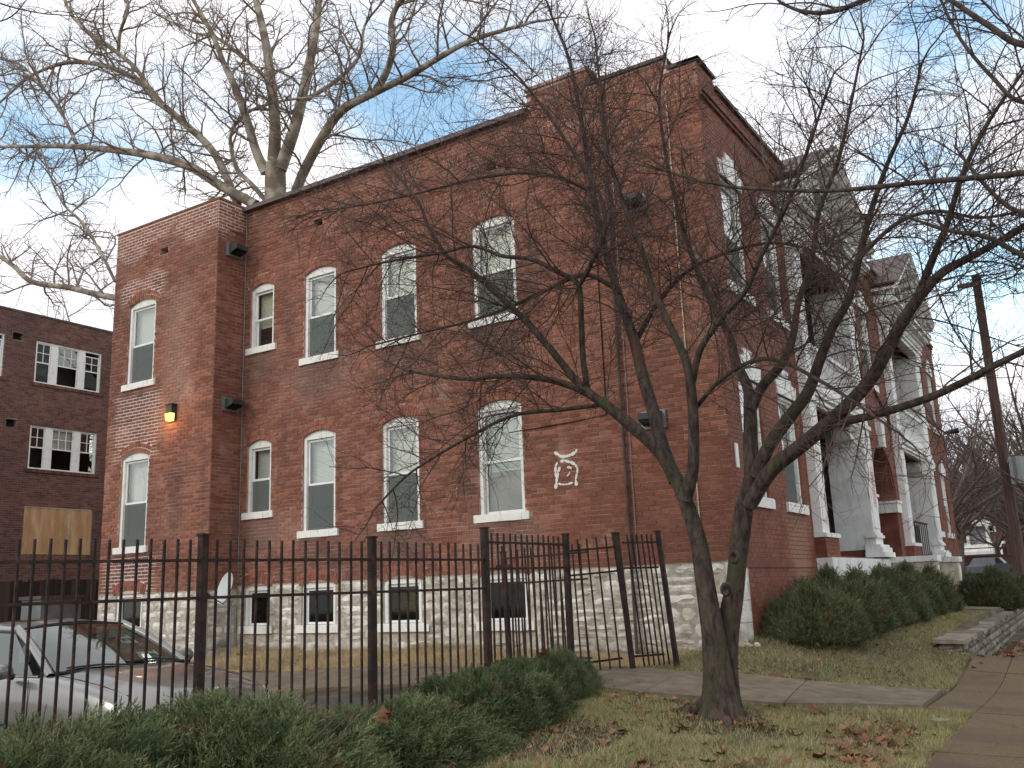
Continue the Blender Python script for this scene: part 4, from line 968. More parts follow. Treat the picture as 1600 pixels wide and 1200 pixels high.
fence_run(e4, (-5.37, 10.95), (-5.10, 11.40), .65, .65, 1.62, 6, (.10, .42, 1.5), lean=.13)
post(e4, -5.08, 11.42, -1.05, .68, .028, (.14, 0))
e5 = empty('inner_fence_panel', (-6.6, 11.0, -1.1), 'lower iron picket panel inside the yard in front of the last basement window', 'fence')
fence_run(e5, (-7.2, 11.0), (-5.92, 11.0), .56, .58, 1.6, 11, (.12, .46, 1.45), lean=.06)
post(e5, -7.22, 11.0, -1.1, .52, .03, (.05, 0))
m = MB(); m.box(-7.34, -7.10, 10.98, 11.02, .32, .36); m.box(-7.24, -7.20, 10.98, 11.02, .5, .62); m.build('latch_bar', M_iron, e5)

# ================================================================== car
cr_ = empty('parked_car', (-8.053, 5.727, -1.521), 'champagne silver sedan parked behind the iron fence with its hood toward it', 'car', rz=.0305)
def cpart(mb, name, m, smooth=True, par=None): 
    o = mb.build(name, m, par or cr_, smooth, keep=False); return o
def grid(fn, nu, nv):
    V = [fn(i / nu, j / nv) for j in range(nv + 1) for i in range(nu + 1)]; Fs = [(j * (nu + 1) + i, j * (nu + 1) + i + 1, (j + 1) * (nu + 1) + i + 1, (j + 1) * (nu + 1) + i) for j in range(nv) for i in range(nu)]
    b = MB(); b.add(V, Fs); return b
lp = lambda a, b, t: a + (b - a) * t
XSt = [-3.55, -3.4, -2.9, -2.2, -1.0, -.3, .0, .3, .6, .9, 1.1, 1.22, 1.30]
Wd = [.70, .80, .86, .88, .89, .885, .88, .875, .865, .84, .79, .70, .55]
Zb = [.70, .86, .92, .95, .95, .95, .95, .915, .87, .80, .72, .63, .50]
def body(u, v):
    x = lp(XSt[0], XSt[-1], u); w = np.interp(x, XSt, Wd); zb = np.interp(x, XSt, Zb)
    side = -1 if v < .5 else 1; t = abs(v - .5) * 2   # 0 at top, 1 at sill
    prof = [(0, .80), (.25, .97), (.42, 1.0), (.62, .995), (1, .93)]; zz = lp(zb, .22, t ** 1.1)
    return (x, side * w * np.interp(t, [p[0] for p in prof], [p[1] for p in prof]), zz)
b = MB(); nu = 40
prof = [(.0, .84, 1.), (.04, .93, .985), (.12, .975, .94), (.3, .995, .80), (.55, 1.0, .60), (.8, .985, .42), (1, .93, .22)]
V = []; Fs = []
for i in range(nu + 1):
    x = lp(XSt[0], XSt[-1], i / nu); w = np.interp(x, XSt, Wd); zb = np.interp(x, XSt, Zb)
    row = [(x, -w * p[1], .22 + (zb - .22) * ((p[2] - .22) / .78)) for p in prof]
    row = row[::-1] + [(r[0], -r[1], r[2]) for r in row]; V += row
K = len(prof) * 2
for i in range(nu):
    for k in range(K - 1):
        if k == len(prof) - 1: continue
        a = i * K + k; Fs.append((a, a + 1, a + K + 1, a + K))
b.add(V, Fs); cpart(b, 'body', M_car)
def hood(u, v):
    x = lp(.05, 1.235, v); s = (u - .5) * 2; w = np.interp(x, XSt, Wd) * .845; zc = np.interp(x, [0, .3, .7, 1.0, 1.15, 1.24], [.985, .965, .92, .84, .76, .66]); ze = np.interp(x, XSt, Zb) - .002
    x += .07 * (1 - s * s); crease = .012 * math.exp(-((abs(s) - .62) / .1) ** 2)
    return (x, s * w, lp(zc, ze, s * s) + crease)
cpart(grid(hood, 14, 14), 'hood', M_car)
def hs(x0, x1, s): # hood shut line
    pass
q = MB()
for s in (-1, 1): q.tube([(*hood(.5 + s * .47, t)[:2], hood(.5 + s * .47, t)[2] + .002) for t in (0, .25, .5, .75, 1)], .004, 4)
cpart(q, 'hood_seam', M_rubber).__setitem__('kind', 'stuff')
cpart(grid(lambda u, v: (lp(-3.5, -2.85, v), (u - .5) * 2 * .74, lp(.90, .985, v) - .03 * ((u - .5) * 2) ** 2), 8, 4), 'boot_lid', M_car)
def ws(u, v, o=0.):
    s = (u - .5) * 2; return (lp(.13 - .16 * s * s, -.74 - .07 * s * s, v) , s * lp(.735, .565, v), lp(.955, 1.385 - .035 * s * s, v) + .05 * math.sin(v * math.pi) * .5 + o)
cpart(grid(lambda u, v: ws(lp(.035, .965, u), lp(.03, .93, v), .004), 14, 10), 'windscreen', M_cglass)
q = MB()
for s in (-1, 1): q = MB(); q.tube([(p[0], p[1] + s * .0, p[2]) for p in (ws(.5 + s * .5, t) for t in np.linspace(-.03, 1, 8))], [.04] * 8, 8); cpart(q, 'windscreen_pillar', M_car)
q = MB(); q.tube([ws(t, .01, .006) for t in np.linspace(.02, .98, 12)], .018, 5); q.tube([ws(t, .965, .002) for t in np.linspace(.02, .98, 12)], .014, 5); cpart(q, 'windscreen_seal', M_rubber)
q = MB()
for s0, s1, vv in ((.52, .1, .07), (.92, .5, .09)): q.tube([ws(s0, .02, .02), ws((s0 + s1) / 2, vv, .02), ws(s1, vv * .8, .02)], .009, 5)
cpart(q, 'wiper', M_rubber)
def roof(u, v):
    s = (u - .5) * 2; x = lp(-.76 - .06 * s * s, -2.15, v); z = 1.395 + .045 * math.sin(min(1, v * 1.05) * math.pi) - .05 * s * s - .03 * v
    return (x, s * lp(.575, .56, v), z)
cpart(grid(roof, 12, 10), 'roof', M_car)
cpart(grid(lambda u, v: (lambda p: (p[0], p[1], p[2] + .004))(roof(lp(.22, .78, u), lp(.22, .62, v))), 6, 6), 'sunroof', M_cglass)
cpart(grid(lambda u, v: (lp(-2.92, -2.18, v), (u - .5) * 2 * lp(.70, .555, v), lp(.96, 1.345, v)), 8, 4), 'rear_window', M_cglass)
for s in (-1, 1):
    def sg(u, v): return (lp(lp(-.08, -2.72, u), lp(-.80, -2.2, u), v), s * lp(.80, .585, v), lp(.945, 1.335 + .02 * math.sin(u * 3.1), v))
    cpart(grid(lambda u, v: sg(lp(.03, .97, u), lp(.04, .93, v)), 10, 4), 'side_window', M_cglass)
    q = MB(); q.tube([sg(t, 1) for t in np.linspace(-.02, 1, 9)], .034, 6); q.tube([sg(1, t) for t in np.linspace(0, 1, 4)], .05, 6); q.tube([sg(.52, t) for t in np.linspace(0, 1, 4)], .035, 6); q.tube([sg(t, 0) for t in np.linspace(0, 1, 9)], .014, 5); cpart(q, 'window_frame', M_car)
    q = MB(); Fm = []; cx, cy, cz = -.36, s * .99, 1.0
    vs = [(cx + .085 * math.cos(a) * r - (.03 if t else 0), cy + t * .0 + s * (.11 * 0) + .0, cz + .065 * math.sin(a) * r) for t, r in ((0, 1),) for a in np.arange(8) * math.pi / 4]
    prof_ = [(-.11, .45), (-.08, .9), (.0, 1), (.07, .92), (.10, .5)]
    for dy, rr in prof_: Fm += [(cx + .055 * math.cos(a) * rr + .01, cy + dy * s, cz + .068 * math.sin(a) * rr) for a in np.arange(10) * math.pi / 5]
    q.add(Fm, [(i * 10 + k, i * 10 + (k + 1) % 10, (i + 1) * 10 + (k + 1) % 10, (i + 1) * 10 + k) for i in range(4) for k in range(10)] + [tuple(range(10)), tuple(range(40, 50))])
    mo = cpart(q, 'door_mirror', M_car); q = MB(); q.tube([(cx, s * .86, .95), (cx, s * .92, .965)], .03, 6); q.tube([(cx - .052, cy - .08 * s, cz), (cx - .052, cy + .08 * s, cz)], .05, 8); cpart(q, 'mirror_mount', M_rubber, True, mo)
    q = MB(); q.add([(1.10, s * .40, .70), (1.20, s * .70, .64), (1.10, s * .80, .62), (1.02, s * .78, .74), (1.30, s * .40, .56), (1.26, s * .66, .52), (1.14, s * .80, .50)], [(0, 1, 5, 4), (1, 2, 6, 5), (0, 3, 1), (1, 3, 2)]); cpart(q, 'headlight', M_dish, False)
    for xw in (.72, -2.35):
        q = MB(); q.tube([(xw, s * .90, .32), (xw, s * .70, .32)], .32, 24, cap=True); wv = cpart(q, 'wheel', M_rubber, False); q = MB(); q.tube([(xw, s * .905, .32), (xw, s * .90, .32)], .2, 16, cap=True); cpart(q, 'rim', M_chrome, False, wv)
for s in (-1, 1):
    for xx in (-.12, -1.15, -2.15):
        q = MB(); q.tube([(xx + dxx, s * (np.interp(xx, XSt, Wd) * w_ + .002), z_) for dxx, w_, z_ in ((0, .985, .93), (.02, .998, .75), (.02, 1.0, .55), (0, .985, .36))], .004, 4); cpart(q, 'door_seam', M_rubber)
    q = MB(); q.tube([(x_, s * (np.interp(x_, XSt, Wd) * 1.0 + .006), .56) for x_ in np.linspace(-2.9, .25, 10)], .016, 5); cpart(q, 'side_trim', M_dgrey)
q = MB(); q.box(-.9, .05, -.68, .68, .80, .93); cpart(q, 'dashboard', M_dgrey, False)
q = MB(); q.box(-2.8, -.2, -.72, .72, .3, .62); cpart(q, 'floor', M_dark, False)
for y0 in (-.62, .12): q = MB(); q.box(-1.65, -1.48, y0, y0 + .5, .55, 1.15); q.box(-1.62, -1.5, y0 + .12, y0 + .38, 1.15, 1.3); cpart(q, 'seat', M_dgrey, False)
q = MB(); q.box(1.22, 1.34, -.72, .72, .28, .52); q.box(1.24, 1.28, -.38, .38, .52, .64); cpart(q, 'bumper', M_car, False)

# ================================================================== background street
hp = empty('utility_pole', (-2.75, 36, -.5), 'tall brown wooden utility pole with crossarm and transformer at right', 'utility pole')
pt, pb = at(1524, 430, 36), at(1592, 870, 36); pb = pb + (pb - pt) * .12
q = MB(); q.tube([pb, (pb + pt) / 2, pt], [.20, .17, .14], 12, cap=True); q.build('shaft', M_pole, hp, True)
a = pt + (pb - pt) * .02; q = MB(); q.box(a[0] - .62, a[0] + .16, 35.78, 35.88, a[2] - .2, a[2] - .06); q.build('crossarm', M_pole, hp)
for k in (-.5,):
    q = MB(); q.tube([(a[0] + k, 35.83, a[2] - .06), (a[0] + k, 35.83, a[2] + .10)], .04, 6, cap=True); q.build('insulator', M_grey, hp)
t = at(1594, 735, 35.6); q = MB(); q.tube([(t[0] - .02, 35.5, t[2] - .45), (t[0] - .02, 35.5, t[2] + .45)], .28, 14, cap=True); q.box(t[0] - .35, t[0] + .3, 35.45, 35.8, t[2] + .28, t[2] + .36); q.build('transformer', M_grey, hp)
t0, t1 = at(1560, 655, 36), at(1500, 672, 35); q = MB(); q.tube([t0, (t0 + t1) / 2 + np.array([0, 0, .12]), t1], .03, 6); sl_ = q.build('lamp_arm', M_grey, hp, True)
q = MB(); q.tube([t1 - np.array([.05, 0, 0]), t1 + np.array([-.5, -.1, -.06])], [.10, .06], 8, cap=True); q.build('lamp_head', M_dgrey, sl_, True)
def house(x, y, w, d, h, lab, wallm, porch_=True):
    g = h1(x, y); e = empty('house', (x, y, g), lab, 'house'); F = Face('south', y - d / 2)
    q = MB(); q.box(x - w / 2, x + w / 2, y - d / 2, y + d / 2, g - 2, g + h); wl = q.build('wall', wallm, e)
    q = MB(); q.add([(x - w / 2 - .4, y - d / 2 - .4, g + h), (x + w / 2 + .4, y - d / 2 - .4, g + h), (x + w / 2 + .4, y + d / 2 + .4, g + h), (x - w / 2 - .4, y + d / 2 + .4, g + h), (x - w / 4, y, g + h + w * .28), (x + w / 4, y, g + h + w * .28)], [(0, 1, 5, 4), (1, 2, 5), (2, 3, 4, 5), (3, 0, 4)]); q.build('roof', M_tin, e)
    for zz in (g + 1.2, g + 4.2):
        if zz + 1.6 > g + h: continue
        for k in range(3):
            s = x - w / 2 + w * (k + .5) / 3
            q = MB(); F.box(q, s - .7, s + .7, -.02, .08, zz - .1, zz + 1.7); wn2 = q.build('window', M_white, e); q = MB(); F.box(q, s - .45, s + .45, .08, .1, zz, zz + 1.5); q.build('pane', M_dglass, wn2); q = MB(); F.box(q, s - .45, s + .45, .075, .082, zz, zz + 1.5); q.build('blind_or_dark_backing', M_dark, wn2)  # black sheet behind each pane paints in the dark room
    if porch_:
        q = MB()
        for k in range(4): s = x - w / 2 + .4 + (w - .8) * k / 3; q.box(s - .14, s + .14, y - d / 2 - 2, y - d / 2 - 1.72, g, g + 2.7)
        q.box(x - w / 2, x + w / 2, y - d / 2 - 2.1, y - d / 2 - .02, g + 2.7, g + 3.0); q.build('porch', M_white, e)
    return e
house(-15.5, 122, 9, 8, 6.5, 'distant dark brick house with white trim left of the pale portico', M_dbrick)
house(-2.5, 128, 10, 8, 6.4, 'distant dark house with white windows behind the utility pole', M_dbrick)
house(-28, 126, 10, 8, 6.2, 'distant house with white porch mostly hidden behind the building corner', M_dbrick)
e = empty('stone_gateway', (-9.4, 100, -.4), 'white portico-like gateway with dark panel and steps in the distance', 'gateway')
c = at(1530, 850, 100)[0]; g = 1.75
q = MB(); q.box(c - 1.4, c + 1.4, 98, 100.5, -.6, 1.7); q.build('terrace', M_dbrick, e)
q = MB(); q.box(c - 1.0, c - .72, 99.7, 100.3, g, g + 2.6); q.box(c + .72, c + 1.0, 99.7, 100.3, g, g + 2.6); q.box(c - 1.25, c + 1.25, 99.6, 100.4, g + 2.6, g + 3.0); q.box(c - 1.0, c + 1.0, 99.65, 100.35, g + 3.0, g + 3.2); q.build('portico', M_wtrim, e)
q = MB(); q.box(c - .7, c + .7, 100.1, 100.2, g, g + 2.6); q.build('dark_panel', M_grey, e)
for k in range(4): q = MB(); q.box(c - 1.3, c + 1.3, 99.6 - .35 * (k + 1), 99.6 - .35 * k, g - .2, g + .9 - k * .22); q.build('step', M_wtrim, e)
e = empty('street_wall', (-4, 52, -.4), 'long low dark wall with iron rail across the far street', 'wall')
q = MB(); q.box(-30, 6, 88.3, 88.6, -.6, 1.35); q.build('masonry', M_dbrick, e); q = MB(); q.box(-30, 6, 88.25, 88.65, 1.353, 1.45); q.build('coping', M_tin, e); q = MB(); q.box(-30, 6, 88.4, 88.45, 2.0, 2.08); q.build('rail', M_tin, e)
for k in range(60): pass
def farcar(x, y, rz, lab, m):
    e = empty('distant_car', (x, y, h1(x, y)), lab, 'car', 'cars parked on the far street', rz)
    q = MB(); V = []; pr = [(-2.2, .35), (-2.15, .8), (-1.5, .92), (-1.0, 1.38), (.3, 1.4), (1.0, .95), (2.0, .82), (2.2, .6), (2.2, .35)]
    for s in (-.85, .85): V += [(x_, s * (.82 if z_ > 1 else 1), z_) for x_, z_ in pr]
    n = len(pr); q.add(V, [tuple(range(n)), tuple(range(2 * n - 1, n - 1, -1))] + [(i, (i + 1) % n, n + (i + 1) % n, n + i) for i in range(n)]); q.build('body', m, e, keep=False)
    q = MB()
    for s in (-.86, .86): q = MB(); q.add([(x_, s * (.84 if z_ > 1 else .99), z_) for x_, z_ in ((-1.35, .95), (-.95, 1.32), (.25, 1.34), (.85, .97))], [(0, 1, 2, 3)]); q.build('side_window', M_dglass, e, keep=False)
    for xx in (-1.4, 1.4): q = MB(); q.tube([(xx, -.87, .33), (xx, .87, .33)], .33, 14, cap=True); q.build('wheel', M_rubber, e, keep=False)
M_car2 = mat('dark_car_paint', (.10, .11, .12), (.13, .14, .15), 3, .4)
farcar(at(1545, 870, 74)[0], 74, 1.35, 'distant grey car parked before the pale gateway', M_car2)

# ================================================================== vegetation helpers
def catmull(P, per=6):
    P = np.array(P, float); out = []
    Q = np.vstack([2 * P[0] - P[1], P, 2 * P[-1] - P[-2]])
    for i in range(1, len(Q) - 2):
        for k in range(per):
            t = k / per; a, b, c, d = Q[i - 1], Q[i], Q[i + 1], Q[i + 2]
            out.append(.5 * ((2 * b) + (-a + c) * t + (2 * a - 5 * b + 4 * c - d) * t * t + (-a + 3 * b - 3 * c + d) * t ** 3))
    out.append(P[-1]); return np.array(out)
def wander(p, d, L_, r0, step, curl, lift, r1=.35):
    n = max(3, int(L_ / step)); pts = [p]; dd = d / np.linalg.norm(d)
    for i in range(n):
        dd = dd + RNG.normal(0, curl, 3); dd[2] += lift; dd /= np.linalg.norm(dd); pts.append(pts[-1] + dd * (L_ / n))
    return np.array(pts), np.linspace(r0, r0 * r1, n + 1)
def side_dir(t, spread=.9, up=.15):
    v = RNG.normal(0, 1, 3); v -= t * (v @ t); v /= np.linalg.norm(v) + 1e-9; d = t * RNG.uniform(.35, 1.0) + v * spread; d[2] += up; return d / np.linalg.norm(d)
def sprout(mb, P, Rr, levels, lv=0):
    """levels: list of (spacing, len_lo, len_hi, radius, step, curl, lift, sides)"""
    if lv >= len(levels): return
    sp, l0, l1, rad, step, curl, lift, sides = levels[lv]; d = np.r_[0, np.cumsum(np.linalg.norm(np.diff(P, axis=0), axis=1))]; s = RNG.uniform(.2, 1) * sp
    while s < d[-1]:
        i = min(len(P) - 2, int(np.searchsorted(d, s)) - 1 if s > 0 else 0); i = max(i, 0); f = (s - d[i]) / max(d[i + 1] - d[i], 1e-9); p = P[i] + (P[i + 1] - P[i]) * f; t = P[i + 1] - P[i]; t = t / (np.linalg.norm(t) + 1e-9)
        rr = min(rad, Rr[i] * .75); L_ = RNG.uniform(l0, l1) * (1 - .45 * s / d[-1])
        q, r = wander(p, side_dir(t), L_, rr, step, curl, lift); mb.tube(q, r, sides); sprout(mb, q, r, levels, lv + 1); s += sp * RNG.uniform(.6, 1.4)
def tree(name, label, base, limbs, trunk, mt, mtw, levels, tip, cat='tree', group=None, trunk_sides=14, start=.0):
    e = empty(name, base, label, cat, group)
    if trunk is not None:
        for P, Rr in trunk:
            P = catmull(P, 8); Rr = np.interp(np.linspace(0, 1, len(P)), np.linspace(0, 1, len(Rr)), Rr); mb = MB(); mb.tube(P, Rr, trunk_sides); o = mb.build('trunk', mt, e, True); lump(o, .10 if Rr[0] > .1 else .06)
    tw = MB()
    for P, Rr, s0 in limbs:
        P = catmull(P, 6); Rr = np.interp(np.linspace(0, 1, len(P)), np.linspace(0, 1, len(Rr)), Rr); mb = MB(); mb.tube(P, Rr, 9, cap=True); mb.build('limb', mt, e, True)
        k = int(len(P) * s0); sprout(tw, P[k:], Rr[k:], levels)
        q, r = wander(P[-1], P[-1] - P[-2], tip, Rr[-1], .12 * tip, .16, .0, .2); tw.tube(q, r, 5); sprout(tw, q, r, levels[1:])
    tw.build('twigs', mtw, e, True, kind='stuff')
    return e
def lump(o, amp):
    me = o.data; n = len(me.vertices); co = np.zeros(n * 3); me.vertices.foreach_get('co', co); co = co.reshape(-1, 3); no = np.zeros(n * 3); me.vertices.foreach_get('normal', no) if False else None
    ph = co @ np.array([[9., 3, 1], [2, 11, 3], [1.5, 2, 2.2]]); co += np.c_[np.sin(ph[:, 0] * 2), np.cos(ph[:, 1] * 2), np.zeros(n)] * .006 * amp * 10; me.vertices.foreach_set('co', co.ravel()); me.update()

# ---------------------------------------------------------------- the near tree (several rising stems)
TY = 9.0
def PX(l, y0, y1=None):
    """(px, py) list at depth going from y0 to y1"""
    y1 = y0 if y1 is None else y1; n = len(l); return [at(a[0], a[1], y0 + (y1 - y0) * i / (n - 1)) for i, a in enumerate(l)]
def rp(*r): return [x / FOC * 8.0 for x in r]
gt = h1(-3.5, 9.0)
trunk = [(PX([(1131, 1150), (1128, 1122), (1125, 1098), (1122, 1060), (1114, 990), (1103, 920), (1092, 850), (1076, 795), (1056, 745)], 8.95, 8.95), rp(50, 40, 33, 27, 21, 18.5, 16.5, 15, 14)),
         (PX([(1138, 1150), (1137, 1120), (1134, 1090), (1134, 1040), (1138, 980), (1148, 920), (1153, 870), (1162, 800), (1176, 745)], 9.12, 9.15), rp(42, 34, 28, 23, 19.5, 18, 17.5, 17, 15.5))]
limbs = [
 (PX([(1060, 755), (1030, 705), (990, 668), (945, 632), (905, 608), (850, 592), (780, 588), (720, 592), (640, 580)], 8.95, 8.2), rp(14, 13, 12, 10, 7.5, 6, 5, 4, 3), .35),
 (PX([(1056, 752), (1036, 700), (1020, 640), (1005, 590), (990, 530), (968, 465), (948, 400), (932, 330), (918, 250), (905, 170), (888, 90), (860, 20)], 8.95, 9.6), rp(14, 13, 12.5, 12, 11, 9, 8, 7, 6, 5, 4, 2.5), .3),
 (PX([(1070, 780), (1082, 735), (1084, 680), (1081, 620), (1072, 565), (1045, 505), (1020, 450), (1003, 390), (975, 320), (950, 240), (940, 160), (930, 60)], 8.8, 8.3), rp(14, 11, 10, 9.5, 8, 6.5, 6, 5, 4.5, 4, 3, 2), .35),
 (PX([(1081, 600), (1095, 545), (1130, 495), (1165, 455), (1190, 400), (1230, 320), (1260, 240), (1290, 150)], 8.7, 8.0), rp(7, 6, 5, 4.5, 4, 3.5, 3, 2), .15),
 (PX([(940, 628), (905, 600), (872, 560), (840, 522), (800, 480), (768, 452), (738, 425), (700, 400), (672, 360), (650, 310), (600, 250)], 8.8, 8.2), rp(9, 8, 7.5, 7, 6.5, 6, 5.5, 4.5, 4, 3.5, 2.5), .25),
 (PX([(918, 612), (911, 560), (908, 500), (903, 445), (872, 425), (830, 405), (785, 400), (740, 385), (690, 395), (600, 410), (540, 425)], 8.85, 8.0), rp(6.5, 6, 6, 5.5, 5, 4.5, 4, 3.5, 3, 2.5, 2), .25),
 (PX([(903, 450), (925, 410), (945, 360), (935, 300), (890, 230), (850, 170), (800, 110), (740, 60)], 8.6, 8.0), rp(5, 4.5, 4.5, 4, 3.5, 3, 2.5, 2), .1),
 (PX([(1176, 750), (1173, 700), (1172, 645), (1168, 605), (1150, 565), (1138, 520), (1110, 470), (1085, 410), (1060, 330), (1040, 240), (1030, 150), (1045, 60)], 9.15, 9.6), rp(15, 14, 12.5, 10, 9, 7.5, 6.5, 5.5, 4.5, 4, 3, 2), .4),
 (PX([(1174, 640), (1190, 605), (1220, 570), (1238, 530), (1248, 470), (1268, 410), (1280, 330), (1310, 250), (1330, 160), (1350, 60)], 9.15, 9.6), rp(10, 9.5, 8.5, 7, 6, 5, 4.5, 4, 3, 2), .25),
 (PX([(1180, 745), (1203, 695), (1235, 650), (1263, 612), (1282, 560), (1302, 510), (1325, 470), (1340, 415), (1358, 340), (1385, 260), (1420, 180), (1440, 100)], 9.1, 8.6), rp(13, 12, 11.5, 10.5, 9, 8, 7, 6, 5, 4, 3, 2), .35),
 (PX([(1170, 790), (1205, 735), (1260, 690), (1318, 640), (1362, 590), (1400, 520), (1432, 470), (1470, 428), (1510, 405), (1570, 372), (1650, 320)], 9.1, 8.2), rp(14, 14, 13, 12, 11, 10, 9, 7.5, 6, 5, 4), .35),
 (PX([(1300, 662), (1350, 652), (1405, 637), (1460, 618), (1515, 592), (1560, 568), (1640, 530)], 8.9, 8.0), rp(8, 7, 6.5, 6, 5.5, 5, 4), .3),
 (PX([(1432, 470), (1455, 410), (1480, 350), (1505, 270), (1545, 190), (1600, 110)], 8.6, 8.0), rp(7, 6, 5, 4, 3, 2), .15),
 (PX([(1085, 640), (1130, 590), (1200, 560), (1290, 600), (1380, 660)], 8.8, 8.0), rp(4, 4, 3.5, 3, 2), .1),
 (PX([(990, 540), (1030, 470), (1080, 420), (1150, 390), (1220, 380), (1300, 400)], 9.3, 9.9), rp(6, 5, 4, 3.5, 3, 2), .15),
 (PX([(960, 450), (920, 430), (880, 440), (820, 470), (740, 500), (660, 520), (580, 540)], 9.2, 8.6), rp(5, 5, 4.5, 4, 3, 2.5, 2), .1),
 (PX([(925, 300), (880, 280), (820, 270), (740, 280), (660, 300), (570, 320), (490, 330)], 9.5, 9.2), rp(5, 4.5, 4, 3.5, 3, 2.5, 2), .1),
 (PX([(1345, 400), (1400, 350), (1460, 330), (1530, 340), (1600, 330)], 8.7, 8.2), rp(4, 3.5, 3, 2.5, 2), .1),
 (PX([(945, 632), (880, 640), (800, 650), (720, 690), (640, 740), (590, 790)], 8.7, 7.9), rp(4, 4, 3.5, 3, 2.5, 2), .15),
]
LV = [(.145, .7, 2.3, .0085, .11, .12, -.010, 5), (.092, .3, 1.1, .0043, .09, .14, -.008, 3), (.135, .12, .46, .0027, .09, .17, 0, 3)]
tree('spreading_tree', 'multi-stemmed bare spreading tree with dark bark on the lawn before the brick building', (-3.5, 9.0, gt), limbs, trunk, M_bark, M_twig, LV, .6)
# root flare and knots on the near tree
tr = [o for o in C.objects if o.name == 'spreading_tree'][0]
q = MB()
for a, l, r in ((.2, .55, .07), (1.3, .4, .06), (2.5, .45, .06), (3.4, .6, .08), (4.3, .35, .06), (5.3, .7, .085), (5.9, .5, .06)):
    p = [(-3.52 + math.cos(a) * t, 9.02 + math.sin(a) * t, h1(-3.52 + math.cos(a) * t, 9.02 + math.sin(a) * t) + zz) for t, zz in ((.03, .20), (.20, .05), (l * .7, .0), (l, -.05))]; q.tube(catmull(p, 3), np.linspace(r, .015, 10), 7)
q.build('root_flare', M_bark, tr, True)
for px, py in ((1146, 870), (1133, 921)):
    p = at(px, py, 8.80); q = MB(); V = []; Fs = []
    for ri, (rr, dd) in enumerate(((.062, .0), (.05, -.035), (.03, -.03), (.012, .01))):
        V += [(p[0] + rr * math.cos(a), p[1] + dd + .03, p[2] + rr * 1.15 * math.sin(a)) for a in np.arange(12) * math.pi / 6]
    for ri in range(3): Fs += [(ri * 12 + k, ri * 12 + (k + 1) % 12, ri * 12 + 12 + (k + 1) % 12, ri * 12 + 12 + k) for k in range(12)]
    Fs.append(tuple(range(36, 48))); q.add(V, Fs); q.build('knot', M_bark, tr, True)

# ---------------------------------------------------------------- sycamore behind the building
SY = 28.0
def sp(*r): return [x / FOC * 28 for x in r]
sl_ = [
 (PX([(428, 250), (430, 200), (424, 130), (414, 60), (398, -10), (390, -80)], SY, 27), sp(16, 14, 12, 10, 8, 5), .1),
 (PX([(438, 265), (462, 195), (478, 125), (493, 50), (502, -30), (520, -100)], SY, 29), sp(16, 14, 12, 10, 8, 5), .1),
 (PX([(415, 270), (400, 235), (385, 185), (368, 138), (350, 100), (330, 50), (290, -20)], SY, 26), sp(13, 11, 10, 9, 7, 6, 4), .1),
 (PX([(462, 300), (478, 262), (505, 212), (535, 172), (585, 145), (640, 118), (690, 88), (740, 62), (830, 35)], SY, 27), sp(12, 12, 11, 10, 8.5, 7, 6, 5, 3), .1),
 (PX([(585, 145), (605, 110), (615, 70), (612, 30), (640, -10), (720, -30)], 27.6, 27), sp(9, 8, 7, 6.5, 5, 3), .1),
 (PX([(400, 320), (345, 290), (300, 262), (250, 246), (190, 236), (110, 229), (40, 229), (-60, 230)], SY, 25), sp(13, 12, 11.5, 11, 9, 7, 5, 3), .1),
 (PX([(372, 320), (335, 240), (285, 190), (240, 152), (215, 125), (160, 102), (105, 98), (50, 118), (0, 160)], SY, 26), sp(10, 9.5, 9, 8.5, 8, 7, 6, 4, 3), .1),
 (PX([(258, 166), (236, 140), (210, 105), (180, 80), (140, 52), (110, 20), (90, -30)], 26.7, 26), sp(5, 6, 6, 6, 5.5, 5, 3), .1),
 (PX([(185, 80), (188, 50), (200, 10), (190, -40)], 26.6, 26), sp(5, 4.5, 4, 3), .1),
 (PX([(120, 225), (95, 175), (60, 130), (30, 100), (-20, 90)], 26.2, 26), sp(5, 4.5, 4, 3, 2), .1),
 (PX([(240, 470), (172, 464), (110, 450), (50, 440), (20, 415), (-30, 380)], 26, 24), sp(9, 8, 7, 7, 6, 5), .2),
 (PX([(180, 440), (160, 400), (130, 350), (100, 320), (80, 280), (60, 220)], 26, 25), sp(4, 4, 3.5, 3, 2.5, 2), .1),
 (PX([(430, 330), (395, 290), (370, 262), (360, 215), (380, 180), (430, 160), (500, 150)], 27.9, 27), sp(6, 6, 5, 4.5, 4, 3, 2), .1),
 (PX([(470, 160), (520, 130), (560, 90), (570, 40), (600, 0)], 28.4, 28), sp(6, 5, 4, 3, 2), .1),
 (PX([(425, 130), (380, 90), (340, 60), (300, 50), (240, 20)], 27.4, 27), sp(6, 5, 4, 3, 2), .1),
]
LS = [(.55, 1.8, 5.6, .055, .35, .16, .0, 5), (.36, .8, 2.4, .022, .26, .2, -.01, 4), (.36, .35, 1.2, .011, .22, .2, -.02, 3)]
b0 = at(430, 330, SY)
tree('sycamore_tree', 'huge pale-barked bare sycamore rising behind the brick building', (b0[0], SY, -1), sl_, [([(b0[0] + .3, SY, -1.2), (b0[0] + .15, SY, 6), b0, at(431, 255, SY)], [.56, .53, .50, .44])], M_syc, M_stwig, LS, 2.2)

